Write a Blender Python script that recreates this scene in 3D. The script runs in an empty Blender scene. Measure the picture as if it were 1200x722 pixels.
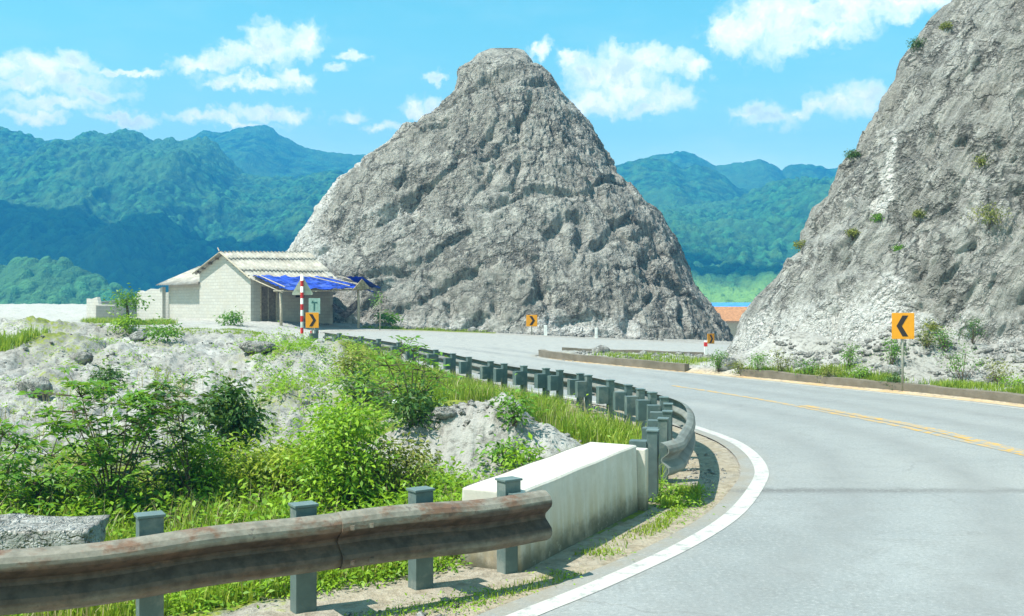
import bpy, bmesh, math, random
import numpy as np
from mathutils import Vector, Matrix
from mathutils.geometry import delaunay_2d_cdt

SC = bpy.context.scene
COL = SC.collection
R = math.radians

# ------------------------------------------------------------------ camera
CAM_H = 2.4
cam_d = bpy.data.cameras.new('camera'); cam = bpy.data.objects.new('camera', cam_d); COL.objects.link(cam)
cam.location = (0, 0, CAM_H); cam.rotation_euler = (R(90), 0, 0)
cam_d.sensor_width = 36; cam_d.lens = 36; cam_d.clip_start = .1; cam_d.clip_end = 30000
SC.camera = cam
FPX = 1200.0

# ------------------------------------------------------------------ sun, exposure
SUN_EL, SUN_AZ = 60.0, -112.0         # azimuth from +Y (view direction), negative = left
SUN_DIR = Vector((math.sin(R(SUN_AZ))*math.cos(R(SUN_EL)), math.cos(R(SUN_AZ))*math.cos(R(SUN_EL)), math.sin(R(SUN_EL))))
sd = bpy.data.lights.new('sun', 'SUN'); sd.energy = 5.0; sd.angle = R(.53); sd.color = (1, .95, .86)
so = bpy.data.objects.new('sun', sd); COL.objects.link(so)
so.rotation_euler = SUN_DIR.to_track_quat('Z', 'Y').to_euler()
SC.view_settings.view_transform = 'Standard'; SC.view_settings.look = 'None'
SC.view_settings.exposure = 1.0; SC.view_settings.gamma = 1; SC.view_settings.use_curve_mapping = False
SC.cycles.max_bounces = 6; SC.cycles.diffuse_bounces = 3; SC.cycles.volume_bounces = 0
SC.cycles.transparent_max_bounces = 6

# ------------------------------------------------------------------ node helpers
class NT:
    def __init__(s, tree): s.t = tree; s.n = tree.nodes; s.l = tree.links
    def new(s, typ, **kw):
        n = s.n.new(typ)
        for k, v in kw.items(): setattr(n, k, v)
        return n
    def put(s, sock, v):
        if v is None: return
        if isinstance(v, bpy.types.NodeSocket): s.l.new(v, sock)
        else:
            if sock.type == 'RGBA' and len(v) == 3: v = (*v, 1)
            sock.default_value = v
    def math(s, op, a, b=None, c=None, clamp=False):
        n = s.new('ShaderNodeMath', operation=op, use_clamp=clamp)
        s.put(n.inputs[0], a); s.put(n.inputs[1], b); s.put(n.inputs[2], c); return n.outputs[0]
    def vmath(s, op, a, b=None, sc=None):
        n = s.new('ShaderNodeVectorMath', operation=op)
        s.put(n.inputs[0], a)
        if b is not None: s.put(n.inputs[1], b)
        if sc is not None: s.put(n.inputs['Scale'], sc)
        return n.outputs['Value'] if op in ('LENGTH', 'DOT_PRODUCT', 'DISTANCE') else n.outputs['Vector']
    def mix(s, f, a, b, blend='MIX'):
        n = s.new('ShaderNodeMix', data_type='RGBA', blend_type=blend)
        s.put(n.inputs[0], f); s.put(n.inputs[6], a); s.put(n.inputs[7], b); return n.outputs[2]
    def ramp(s, v, lo, hi, a=0., b=1., smooth=True):
        n = s.new('ShaderNodeMapRange', interpolation_type='SMOOTHSTEP' if smooth else 'LINEAR')
        s.put(n.inputs[0], v); s.put(n.inputs[1], lo); s.put(n.inputs[2], hi); s.put(n.inputs[3], a); s.put(n.inputs[4], b)
        return n.outputs[0]
    def noise(s, vec, scale, detail=4., rough=.55, dist=0., color=False):
        n = s.new('ShaderNodeTexNoise'); s.put(n.inputs['Vector'], vec)
        n.inputs['Scale'].default_value = scale; n.inputs['Detail'].default_value = detail
        n.inputs['Roughness'].default_value = rough; n.inputs['Distortion'].default_value = dist
        return n.outputs['Color'] if color else n.outputs['Fac']
    def pos(s): return s.new('ShaderNodeNewGeometry').outputs['Position']
    def obj(s): return s.new('ShaderNodeTexCoord').outputs['Object']
    def attr(s, name, vec=False):
        n = s.new('ShaderNodeAttribute', attribute_name=name); return n.outputs['Color'] if vec else n.outputs['Fac']
    def scale3(s, v, x, y, z): return s.vmath('MULTIPLY', v, (x, y, z))
    def bump(s, h, strength=.5, dist=.05, normal=None):
        n = s.new('ShaderNodeBump'); s.put(n.inputs['Height'], h); n.inputs['Strength'].default_value = strength
        n.inputs['Distance'].default_value = dist
        if normal: s.put(n.inputs['Normal'], normal)
        return n.outputs[0]

def material(name, fn):
    m = bpy.data.materials.new(name); m.use_nodes = True
    t = NT(m.node_tree); t.n.clear()
    out = t.new('ShaderNodeOutputMaterial'); p = t.new('ShaderNodeBsdfPrincipled')
    p.inputs['Roughness'].default_value = .85; p.inputs['Specular IOR Level'].default_value = .25
    t.l.new(p.outputs[0], out.inputs[0])
    fn(t, p, out); return m

# ------------------------------------------------------------------ world: physical sky plus cumulus clouds by direction
w = bpy.data.worlds.new('World'); SC.world = w; w.use_nodes = True
def build_world():
    t = NT(w.node_tree); t.n.clear()
    out = t.new('ShaderNodeOutputWorld'); bg = t.new('ShaderNodeBackground'); t.l.new(bg.outputs[0], out.inputs[0])
    sky = t.new('ShaderNodeTexSky', sky_type='NISHITA', sun_disc=False)
    sky.sun_elevation = R(SUN_EL); sky.sun_rotation = R(SUN_AZ); sky.altitude = 600
    sky.air_density = 1.0; sky.dust_density = .6; sky.ozone_density = 1.0
    bg.inputs[1].default_value = .078
    d = t.vmath('NORMALIZE', t.new('ShaderNodeTexCoord').outputs['Generated'])
    sep = t.new('ShaderNodeSeparateXYZ'); t.put(sep.inputs[0], d)
    az = t.math('ARCTAN2', sep.outputs[0], sep.outputs[1]); el = t.math('ARCSINE', sep.outputs[2])
    cmb = t.new('ShaderNodeCombineXYZ'); t.put(cmb.inputs[0], az); t.put(cmb.inputs[1], t.math('MULTIPLY', el, 1.0))
    base = cmb.outputs[0]
    wob = t.vmath('SUBTRACT', t.noise(base, 22, 3, .5, color=True), (.5, .5, .5))
    wob2 = t.vmath('SUBTRACT', t.noise(base, 95, 5, .6, color=True), (.5, .5, .5))
    q = t.vmath('ADD', t.vmath('ADD', base, t.vmath('SCALE', wob, sc=.035)), t.vmath('SCALE', wob2, sc=.02))
    # puffs: (px, py, rx, ry) of the photograph turned into directions
    puffs = [
      # big bank upper right
      (880,38,52,30),(925,26,50,26),(975,14,60,26),(1040,6,60,18),(1090,2,50,14),(905,10,45,26),(850,40,22,16),(960,42,48,12),
      # group right of hill
      (690,92,30,26),(722,78,34,26),(760,70,30,18),(798,72,30,16),(820,78,16,12),(740,104,50,22),(790,114,30,18),(700,118,36,16),(668,72,14,10),(760,126,50,8),
      # low right
      (985,122,36,18),(1015,112,22,18),(955,130,26,10),(905,140,36,13),(880,134,20,8),(930,136,20,9),
      # left puff
      (318,54,34,24),(352,50,24,22),(290,68,34,14),(262,76,30,9),(228,80,26,8),(300,98,52,8),(345,92,24,7),(262,103,22,6),
      # far left
      (6,74,22,14),(50,78,28,18),(90,72,30,14),(66,92,70,12),(16,100,40,9),(110,108,44,9),(150,84,36,5),(70,122,60,9),(140,136,40,7),(245,136,50,7),(320,130,48,8),(280,142,50,6),(40,135,36,6),
      # scraps
      (412,70,20,8),(396,86,16,6),(490,128,20,10),(504,122,12,9),(636,62,18,9),(628,58,8,6),(410,136,18,7),(445,150,22,6),(510,86,14,7),(560,116,20,6)]
    acc = None; low = None
    rnd = random.Random(5)
    for i in range(46):                                  # loose cumulus over the rest of the sky
        a0 = rnd.uniform(-math.pi, math.pi); e0 = rnd.uniform(.12, .9)
        if abs(a0) < .62 and e0 < .4: continue
        puffs.append(('d', a0, e0, rnd.uniform(.07, .2), rnd.uniform(.03, .07)))
    for p in puffs:
        if p[0] == 'd': a0, e0, rx, ry = p[1:]
        else:
            x = (p[0]-600)/FPX; z = (361-p[1])/FPX; n = math.sqrt(1+x*x+z*z)
            a0 = math.atan2(x, 1); e0 = math.asin(z/n); rx = p[2]*1.25/FPX; ry = p[3]*1.3/FPX
        v = t.vmath('MULTIPLY', t.vmath('SUBTRACT', q, (a0, e0, 0)), (1/rx, 1/ry, 0))
        f = t.math('SUBTRACT', 1.0, t.vmath('LENGTH', v))
        acc = f if acc is None else t.math('SMOOTH_MAX', acc, f, .18)
    fine = t.noise(q, 55, 7, .6); med = t.noise(base, 14, 3, .5)
    dens = t.math('ADD', acc, t.math('MULTIPLY', t.math('SUBTRACT', fine, .5), 1.35))
    dens = t.math('ADD', dens, t.math('MULTIPLY', t.math('SUBTRACT', med, .5), .7))
    mask = t.ramp(dens, -.1, .95)
    # thin veil low in the sky
    veil = t.math('MULTIPLY', t.ramp(t.noise(t.scale3(base, 1, 3.2, 1), 7, 5, .6), .42, .75), t.ramp(el, .02, .2, .42, 0.05))
    mask = t.math('MAXIMUM', t.math('MULTIPLY', mask, .97), veil)
    thick = t.ramp(dens, .3, .9)
    shade = t.ramp(t.noise(t.vmath('ADD', q, (.012, .018, 0)), 34, 5, .6), .35, .65)
    ccol = t.mix(t.math('MULTIPLY', thick, t.math('SUBTRACT', 1, shade)), (16.0, 14.8, 12.4), (9.2, 9.8, 9.2))
    tint = t.mix(1.0, sky.outputs[0], t.mix(t.ramp(el, .0, .32), (3.0, 2.6, 1.4), (1.2, 2.22, 1.47)), 'MULTIPLY')
    t.put(bg.inputs[0], t.mix(mask, tint, ccol))
build_world()

# ------------------------------------------------------------------ numeric helpers
rng = np.random.default_rng(11)
_P = rng.permutation(256); _P = np.concatenate([_P, _P, _P])
_G = rng.normal(size=(256, 3)); _G /= np.linalg.norm(_G, axis=1)[:, None]
def perlin(p):
    i = np.floor(p).astype(np.int64); f = p-i; i &= 255
    u = f*f*f*(f*(f*6-15)+10); out = np.zeros(len(p))
    for dx in (0, 1):
        wx = u[:, 0] if dx else 1-u[:, 0]; hx = _P[(i[:, 0]+dx) & 255]
        for dy in (0, 1):
            wy = wx*(u[:, 1] if dy else 1-u[:, 1]); hy = _P[hx+((i[:, 1]+dy) & 255)]
            for dz in (0, 1):
                g = _G[_P[hy+((i[:, 2]+dz) & 255)]]
                d = g[:, 0]*(f[:, 0]-dx)+g[:, 1]*(f[:, 1]-dy)+g[:, 2]*(f[:, 2]-dz)
                out += d*wy*(u[:, 2] if dz else 1-u[:, 2])
    return out*1.5
def fbm(p, octs=4, gain=.5, ridged=False):
    o = np.zeros(len(p)); a = 1.; s = 0.
    for k in range(octs):
        n = perlin(p*(2.03**k)+17.3*k)
        o += a*((1-2*np.abs(n)) if ridged else n); s += a; a *= gain
    return o/s
def v3(x, y, z=None):
    z = np.zeros_like(x) if z is None else z
    return np.stack([x, y, z], 1)
def sstep(a, b, x):
    t = np.clip((x-a)/(b-a), 0, 1); return t*t*(3-2*t)
def worley(x, y, seed=0):
    ix = np.floor(x).astype(np.int64); iy = np.floor(y).astype(np.int64); best = np.full(len(x), 9.); cid = np.zeros(len(x))
    for dx in (-1, 0, 1):
        for dy in (-1, 0, 1):
            cx = ix+dx; cy = iy+dy
            h1 = _P[_P[(cx+seed) & 255]+(cy & 255)]; h2 = _P[_P[(cx+seed+91) & 255]+((cy+37) & 255)]
            d = np.hypot(x-(cx+(h1+.5)/256), y-(cy+(h2+.5)/256))
            m = d < best; best[m] = d[m]; cid[m] = (h1[m]*7+h2[m]) % 256/256.
    return best, cid
def seg_dist(x, y, pl):
    pl = np.asarray(pl, float); b = np.full(len(x), 1e9)
    for (ax, ay), (bx, by) in zip(pl[:-1], pl[1:]):
        dx, dy = bx-ax, by-ay; L = dx*dx+dy*dy
        t = np.clip(((x-ax)*dx+(y-ay)*dy)/L, 0, 1)
        b = np.minimum(b, np.hypot(x-ax-t*dx, y-ay-t*dy))
    return b
def inside(x, y, poly):
    poly = np.asarray(poly, float); c = np.zeros(len(x), bool); n = len(poly)
    for i in range(n):
        x1, y1 = poly[i]; x2, y2 = poly[(i+1) % n]
        if y1 == y2: continue
        m = ((y1 > y) != (y2 > y)) & (x < (x2-x1)*(y-y1)/(y2-y1)+x1)
        c ^= m
    return c
def smooth_line(pts, step=.25, smooth=True):
    """Catmull-Rom through pts, resampled evenly"""
    P = np.asarray(pts, float); out = []
    for i in range(len(P)-1):
        p0 = P[max(i-1, 0)]; p1 = P[i]; p2 = P[i+1]; p3 = P[min(i+2, len(P)-1)]
        for t in np.linspace(0, 1, 24, endpoint=False):
            out.append(.5*((2*p1)+(-p0+p2)*t+(2*p0-5*p1+4*p2-p3)*t*t+(-p0+3*p1-3*p2+p3)*t**3) if smooth else p1+(p2-p1)*t)
    out.append(P[-1]); out = np.array(out)
    s = np.concatenate([[0], np.cumsum(np.linalg.norm(np.diff(out, axis=0), axis=1))])
    n = max(2, int(s[-1]/step)+1); q = np.linspace(0, s[-1], n)
    return np.stack([np.interp(q, s, out[:, k]) for k in range(out.shape[1])], 1)
def normals2(pl):
    d = np.gradient(pl[:, :2], axis=0); d /= np.linalg.norm(d, axis=1)[:, None]+1e-9
    return np.stack([d[:, 1], -d[:, 0]], 1)             # to the right of travel

# ------------------------------------------------------------------ mesh helpers
def np_mesh(name, verts, faces, mat=None, parent=None, smooth=True, attrs=None, size=None):
    """faces: (M,3) or (M,4) array, or list of arrays"""
    me = bpy.data.meshes.new(name)
    verts = np.asarray(verts, np.float32); fl = faces if isinstance(faces, list) else [faces]
    me.vertices.add(len(verts)); me.vertices.foreach_set('co', verts.ravel())
    idx = np.concatenate([np.asarray(f, np.int32).ravel() for f in fl])
    tot = np.concatenate([np.full(len(f), np.asarray(f).shape[1], np.int32) for f in fl])
    st = np.concatenate([[0], np.cumsum(tot)[:-1]]).astype(np.int32)
    me.loops.add(len(idx)); me.loops.foreach_set('vertex_index', idx)
    me.polygons.add(len(tot)); me.polygons.foreach_set('loop_start', st); me.polygons.foreach_set('loop_total', tot)
    if smooth: me.polygons.foreach_set('use_smooth', np.ones(len(tot), bool))
    for k, v in (attrs or {}).items():
        a = me.attributes.new(k, 'FLOAT', 'POINT'); a.data.foreach_set('value', np.asarray(v, np.float32))
    me.update(); me.validate()
    if mat: me.materials.append(mat)
    o = bpy.data.objects.new(name, me); COL.objects.link(o)
    if parent: o.parent = parent
    return o
def grid_faces(nu, nv, wrap_u=False):
    i = np.arange(nv-1)[:, None]*nu; u = np.arange(nu if wrap_u else nu-1)[None, :]; u2 = (u+1) % nu
    return np.stack([i+u, i+u2, i+nu+u2, i+nu+u], -1).reshape(-1, 4)

class MB:
    """collects boxes, prisms, tubes, sweeps; builds ONE mesh"""
    def __init__(s): s.v = []; s.f = []
    def add(s, vs, fs):
        k = len(s.v); s.v += [tuple(map(float, q)) for q in vs]; s.f += [tuple(int(i)+k for i in f) for f in fs]; return s
    def box(s, x0, x1, y0, y1, z0, z1, M=None):
        vs = [Vector(q) for q in ((x0,y0,z0),(x1,y0,z0),(x1,y1,z0),(x0,y1,z0),(x0,y0,z1),(x1,y0,z1),(x1,y1,z1),(x0,y1,z1))]
        if M is not None: vs = [M @ q for q in vs]
        return s.add(vs, [(3,2,1,0),(4,5,6,7),(0,1,5,4),(1,2,6,5),(2,3,7,6),(3,0,4,7)])
    def prism(s, poly, axis_vec, M=None):
        """poly: list of 3D points, extruded along axis_vec"""
        a = Vector(axis_vec); n = len(poly); vs = [Vector(q) for q in poly]+[Vector(q)+a for q in poly]
        if M is not None: vs = [M @ q for q in vs]
        return s.add(vs, [tuple(range(n-1, -1, -1)), tuple(range(n, 2*n))]+[(i, (i+1) % n, n+(i+1) % n, n+i) for i in range(n)])
    def tube(s, pts, rad, sides=8, caps=True):
        pts = [Vector(p) for p in pts]; n = len(pts); vs = []; fs = []
        rad = rad if hasattr(rad, '__len__') else [rad]*n
        for i, p in enumerate(pts):
            d = (pts[min(i+1, n-1)]-pts[max(i-1, 0)]).normalized()
            a = d.cross(Vector((0, 0, 1)) if abs(d.z) < .9 else Vector((1, 0, 0))).normalized(); b = d.cross(a)
            for k in range(sides):
                t = 2*math.pi*k/sides; vs.append(p+(a*math.cos(t)+b*math.sin(t))*rad[i])
        for i in range(n-1):
            for k in range(sides):
                k2 = (k+1) % sides; fs.append((i*sides+k, i*sides+k2, (i+1)*sides+k2, (i+1)*sides+k))
        if caps: fs += [tuple(range(sides-1, -1, -1)), tuple(range((n-1)*sides, n*sides))]
        return s.add(vs, fs)
    def sweep(s, path, normal, profile, thick=None):
        """profile: closed list of (offset along normal, height)"""
        n = len(profile); vs = []; fs = []
        for p, nn in zip(path, normal):
            for o, h in profile: vs.append((p[0]+nn[0]*o, p[1]+nn[1]*o, p[2]+h))
        for i in range(len(path)-1):
            for k in range(n):
                k2 = (k+1) % n; fs.append((i*n+k, i*n+k2, (i+1)*n+k2, (i+1)*n+k))
        fs += [tuple(range(n)), tuple(range((len(path)-1)*n+n-1, (len(path)-1)*n-1, -1))]
        return s.add(vs, fs)
    def build(s, name, mat, parent=None, smooth=False, bevel=0, loc=None):
        me = bpy.data.meshes.new(name); me.from_pydata(s.v, [], s.f)
        bm = bmesh.new(); bm.from_mesh(me); bmesh.ops.recalc_face_normals(bm, faces=bm.faces)
        if bevel: bmesh.ops.bevel(bm, geom=[e for e in bm.edges if len(e.link_faces) == 2 and e.calc_face_angle(0) > .6], offset=bevel, segments=2, affect='EDGES', profile=.6)
        bm.to_mesh(me); bm.free()
        if smooth: me.polygons.foreach_set('use_smooth', np.ones(len(me.polygons), bool))
        me.materials.append(mat)
        o = bpy.data.objects.new(name, me); COL.objects.link(o)
        if parent: o.parent = parent
        if loc: o.location = loc
        return o
def tag(o, label=None, cat=None, group=None, kind=None):
    if label: o['label'] = label
    if cat: o['category'] = cat
    if group: o['group'] = group
    if kind: o['kind'] = kind
    return o
def thing(name, label, cat, loc=(0, 0, 0), rz=0, group=None):
    o = bpy.data.objects.new(name, None); COL.objects.link(o); o.location = loc; o.rotation_euler = (0, 0, rz)
    o.empty_display_size = .2
    return tag(o, label, cat, group)
def copy_tree(o, parent=None):
    c = o.copy(); COL.objects.link(c)
    if parent is not None: c.parent = parent
    for ch in list(o.children): copy_tree(ch, c)
    return c

# ------------------------------------------------------------------ plan of the place (metres; x right, y ahead of the bus)
RAIL = np.array([(1.76,12.8),(2.08,14.1),(2.29,15.1),(2.47,16.3),(2.6,17.5),(2.56,18.6),(2.41,19.4),(2.3,20.4),(2.08,21.7),(1.92,23.2),(1.57,23.9),
    (1.2,25.1),(.75,25.8),(.31,27),(-.19,28),(-.7,29),(-1.29,30.7),(-1.87,32.0),(-2.45,33.4),(-3.3,35.4),(-4.1,36.9),(-5.0,38.6),(-5.9,40),(-7.0,41.7),(-8.3,43.4)])
RAILS = smooth_line(RAIL[[0,2,4,6,8,11,14,17,20,22,24]], .2)
NEAR = np.array([(-5.2,5.6),(-4.4,6.15),(-3.4,6.8),(-2.4,7.36),(-1.3,8.02),(-.5,8.58),(.28,9.15)])
NEARS = smooth_line(NEAR, .08)
LINE_L = smooth_line([(-15,-7),(-8,-1),(-4.5,2.6),(-2.2,5),(-1,6.5),(.1,8),(.78,8.9),(1.78,10.4),(2.62,12),(3.4,14.1),(3.74,15.4),(3.95,17),(3.97,18.6),(3.74,20.3),(3.4,22),(2.8,24.4),(1.7,27),(.55,29.4),(-.5,32),(-1.9,35),(-3.6,38.2),(-5.6,41.4),(-7.6,44.4),(-9,47)], .25)
LN = normals2(LINE_L)
EDGE_L = LINE_L-LN*.30
EDGE_R = smooth_line([(14.2,-8),(13.9,5),(13.5,15),(13.05,21),(12.5,24.3),(11.2,27.9),(9.0,31.7),(6.8,35),(4.4,38),(2.5,40.3),(1.3,42.2)], .25)
TIP = [(.95,43.1),(1.3,44.2),(2.4,44.7),(5,44.1),(8.4,43.3),(10.2,44.6),(12,47.2),(20,57),(30,66),(46,78)]
FARE = [(42,84),(28,74),(17,63.5),(12,59.6),(5,59.2),(-2,60.2),(-7.5,58.6),(-9.8,56),(-10.4,52)]
ROAD = np.concatenate([EDGE_L, np.array(FARE[::-1]), np.array(TIP[::-1]), EDGE_R[::-1]])
LEFTPOLY = np.concatenate([[(-300,-7)], LINE_L-LN*1.0, [(-10.2,52),(-10,62),(-13,75),(-16,100),(-60,140),(-300,200)]])
CLIFF_BASE = [(8.5,42),(8.9,39.5),(10.3,36.2),(12.8,33.8),(16,31.8),(20,30.2),(26,29),(40,28),(70,40),(60,75),(36,64),(24,54.5),(14,46.6),(10.2,43.6)]

RIGHTPOLY = np.concatenate([EDGE_R, np.array(TIP), [(140, 120), (140, -8)]])
def G0(x, y):
    r = np.clip((y-28)/32, 0, 1.25); r = np.where(r < .15, r*r/.3+r*.5, r)
    return r*(.85-.045*np.clip(x, -30, 18))
LPROF_Y = [0, 9, 11, 14, 18, 24, 29, 33, 42, 58, 66, 73, 82, 94, 400]
LPROF_H = [0, -.05, -.3, -.25, .0, .3, .72, 1.02, 1.15, 1.60, 1.62, 1.68, 2.2, 2.62, 2.6]
HEAPS = [(-.05,15.3,.85,1.0,.78),(-1.0,15.7,1.0,1.0,.5),(.8,15.0,.6,.9,.35),
         (-9.6,23.5,2.6,1.0,.3),(-6.2,22,1.4,1.2,.3),(-13,29,3,1.6,.55),(-4.8,29,2.2,1.4,.35),(-17,36,4,2,.6),(-3.4,21,1.2,1.4,.35)]
def G(x, y, detail=True):
    x = np.atleast_1d(np.asarray(x, float)); y = np.atleast_1d(np.asarray(y, float))
    g0 = G0(x, y); left = inside(x, y, LEFTPOLY); dl = seg_dist(x, y, np.asarray(LEFTPOLY)[1:-1])
    out = g0.copy()
    prof = np.interp(y, LPROF_Y, LPROF_H)
    wgt = np.where(left, sstep(.3, 4.5, dl), 0)*sstep(3, 9, y)
    yard = sstep(40, 50, y)*(1-sstep(58, 66, y))
    out = out+(prof-g0)*wgt*(1-.0*yard)
    p = v3(x, y)
    # ditch just behind the rail
    out -= np.where(left, np.exp(-((dl-2.6)/1.2)**2), 0)*.16*sstep(4, 10, y)*(1-sstep(30, 40, y))
    for hx, hy, ra, rb, h in HEAPS:
        out += h*np.exp(-((x-hx)/ra)**2-((y-hy)/rb)**2)
    if detail:
        rough = np.where(left, sstep(1.0, 3.2, dl), 0)*(1-np.exp(-((x+25)/7)**2-((y-68)/7)**2))*(1-.8*yard)*(1-.6*sstep(62, 70, y))
        big = fbm(p*.33, 4)*.5+fbm(p*np.array([.9, .45, 1])+9, 4, .55, True)*.26
        crag = np.clip(fbm(p*np.array([2.2, .9, 1])+31, 5, .6, True), -.3, 1)*.22
        out += rough*sstep(8, 15, y)*(big+crag*1.1)+np.where(left, sstep(.2, 1., dl), 0)*fbm(p*5, 3)*.035
    # right of the road: verge rising to the scree at the foot of the cliff
    right = inside(x, y, RIGHTPOLY)
    dr = seg_dist(x, y, np.asarray(ROAD))
    dc = np.where(inside(x, y, CLIFF_BASE), 0, seg_dist(x, y, CLIFF_BASE+CLIFF_BASE[:1]))
    up = right & (x > .8) & (y < 60)
    sc = np.exp(-(dc/1.6)**2)*.95*sstep(8.6, 11, x)
    cone = .9*np.exp(-((x-12.3)/1.6)**2-((y-32.6)/1.2)**2)+.75*np.exp(-((x-9.4)/1.4)**2-((y-36.9)/1.3)**2)+.8*np.exp(-((x-16)/2.2)**2-((y-30.2)/1.2)**2)
    rn = fbm(p*1.1+5, 4)*.16+fbm(p*4, 3)*.05 if detail else 0
    out += np.where(up, sstep(.2, .9, dr)*.22+(sc+cone)*sstep(.5, 1.6, dr)+rn*sstep(.4, 1.5, dr), 0)
    # drops into the valley
    out -= np.where(x < 4, np.clip(y-98, 0, 400)*.62*sstep(96, 116, y), 0)*np.clip((4-x)/10, 0, 1)
    out -= np.where(x >= -6, np.clip(y-66, 0, 400)*.035+np.clip(y-230, 0, 400)*.4, 0)*np.clip((x+6)/10, 0, 1)
    out -= np.clip(-x-55, 0, 400)*.15
    inroad = inside(x, y, ROAD)
    out -= np.where(inroad, .03+.06*sstep(.0, .5, dr), .012)
    return out
def g1(x, y): return float(G(np.array([x]), np.array([y]))[0])
def ray(px, py, d): return ((px-600)/FPX*d, d, CAM_H+(361-py)/FPX*d)
_RY = np.concatenate([np.arange(6, 40, .06), np.arange(40, 140, .2)])
def place(px, py):
    """first point of the ground seen along a line of sight"""
    x = (px-600)/FPX*_RY; z = CAM_H+(361-py)/FPX*_RY; g = G(x, _RY)
    k = np.argmax(g >= z)
    return (x[k], _RY[k], g[k])

# ------------------------------------------------------------------ materials
def m_ground(t, p, o):
    P = t.pos(); n1 = t.noise(P, .9, 6, .62); n2 = t.noise(P, 7, 5, .65); n3 = t.noise(P, 45, 3, .6)
    c = t.mix(t.ramp(n1, .35, .68), (.27, .26, .24), (.42, .415, .395))
    c = t.mix(t.ramp(t.noise(P, .45, 5, .6), .5, .66, 0, .5), c, (.22, .21, .18))
    c = t.mix(t.ramp(n2, .37, .53, .75, 0), c, (.13, .125, .11))
    c = t.mix(t.ramp(n3, .5, .7, 0, .3), c, (.50, .49, .47))
    soil = t.mix(t.ramp(n2, .3, .7), (.24, .20, .14), (.36, .315, .24))
    c = t.mix(t.math('MULTIPLY', t.attr('soil'), t.ramp(n1, .25, .6, .5, 1)), c, soil)
    gr = t.mix(t.ramp(n2, .3, .7), (.07, .11, .012), (.22, .25, .035))
    c = t.mix(t.ramp(t.math('ADD', t.attr('veg'), t.math('MULTIPLY', t.math('SUBTRACT', n2, .5), 1.6)), .35, .75), c, gr)
    dust = t.mix(t.ramp(n2, .3, .7), (.37, .36, .33), (.46, .45, .42))
    c = t.mix(t.attr('dust'), c, dust)
    sand = t.mix(t.ramp(n1, .3, .7), (.55, .33, .13), (.50, .38, .24))
    c = t.mix(t.math('MULTIPLY', t.attr('sand'), t.ramp(n2, .3, .6, .35, 1)), c, sand)
    vor = t.new('ShaderNodeTexVoronoi'); t.put(vor.inputs['Vector'], P); vor.inputs['Scale'].default_value = 9
    h = t.math('ADD', t.math('MULTIPLY', n2, 1.), t.math('ADD', t.math('MULTIPLY', n3, .35), t.math('MULTIPLY', vor.outputs[0], .12)))
    t.put(p.inputs['Base Color'], c); p.inputs['Roughness'].default_value = .95
    t.put(p.inputs['Normal'], t.bump(h, t_str, .07))
t_str = .8
M_GROUND = material('ground', m_ground)

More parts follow.
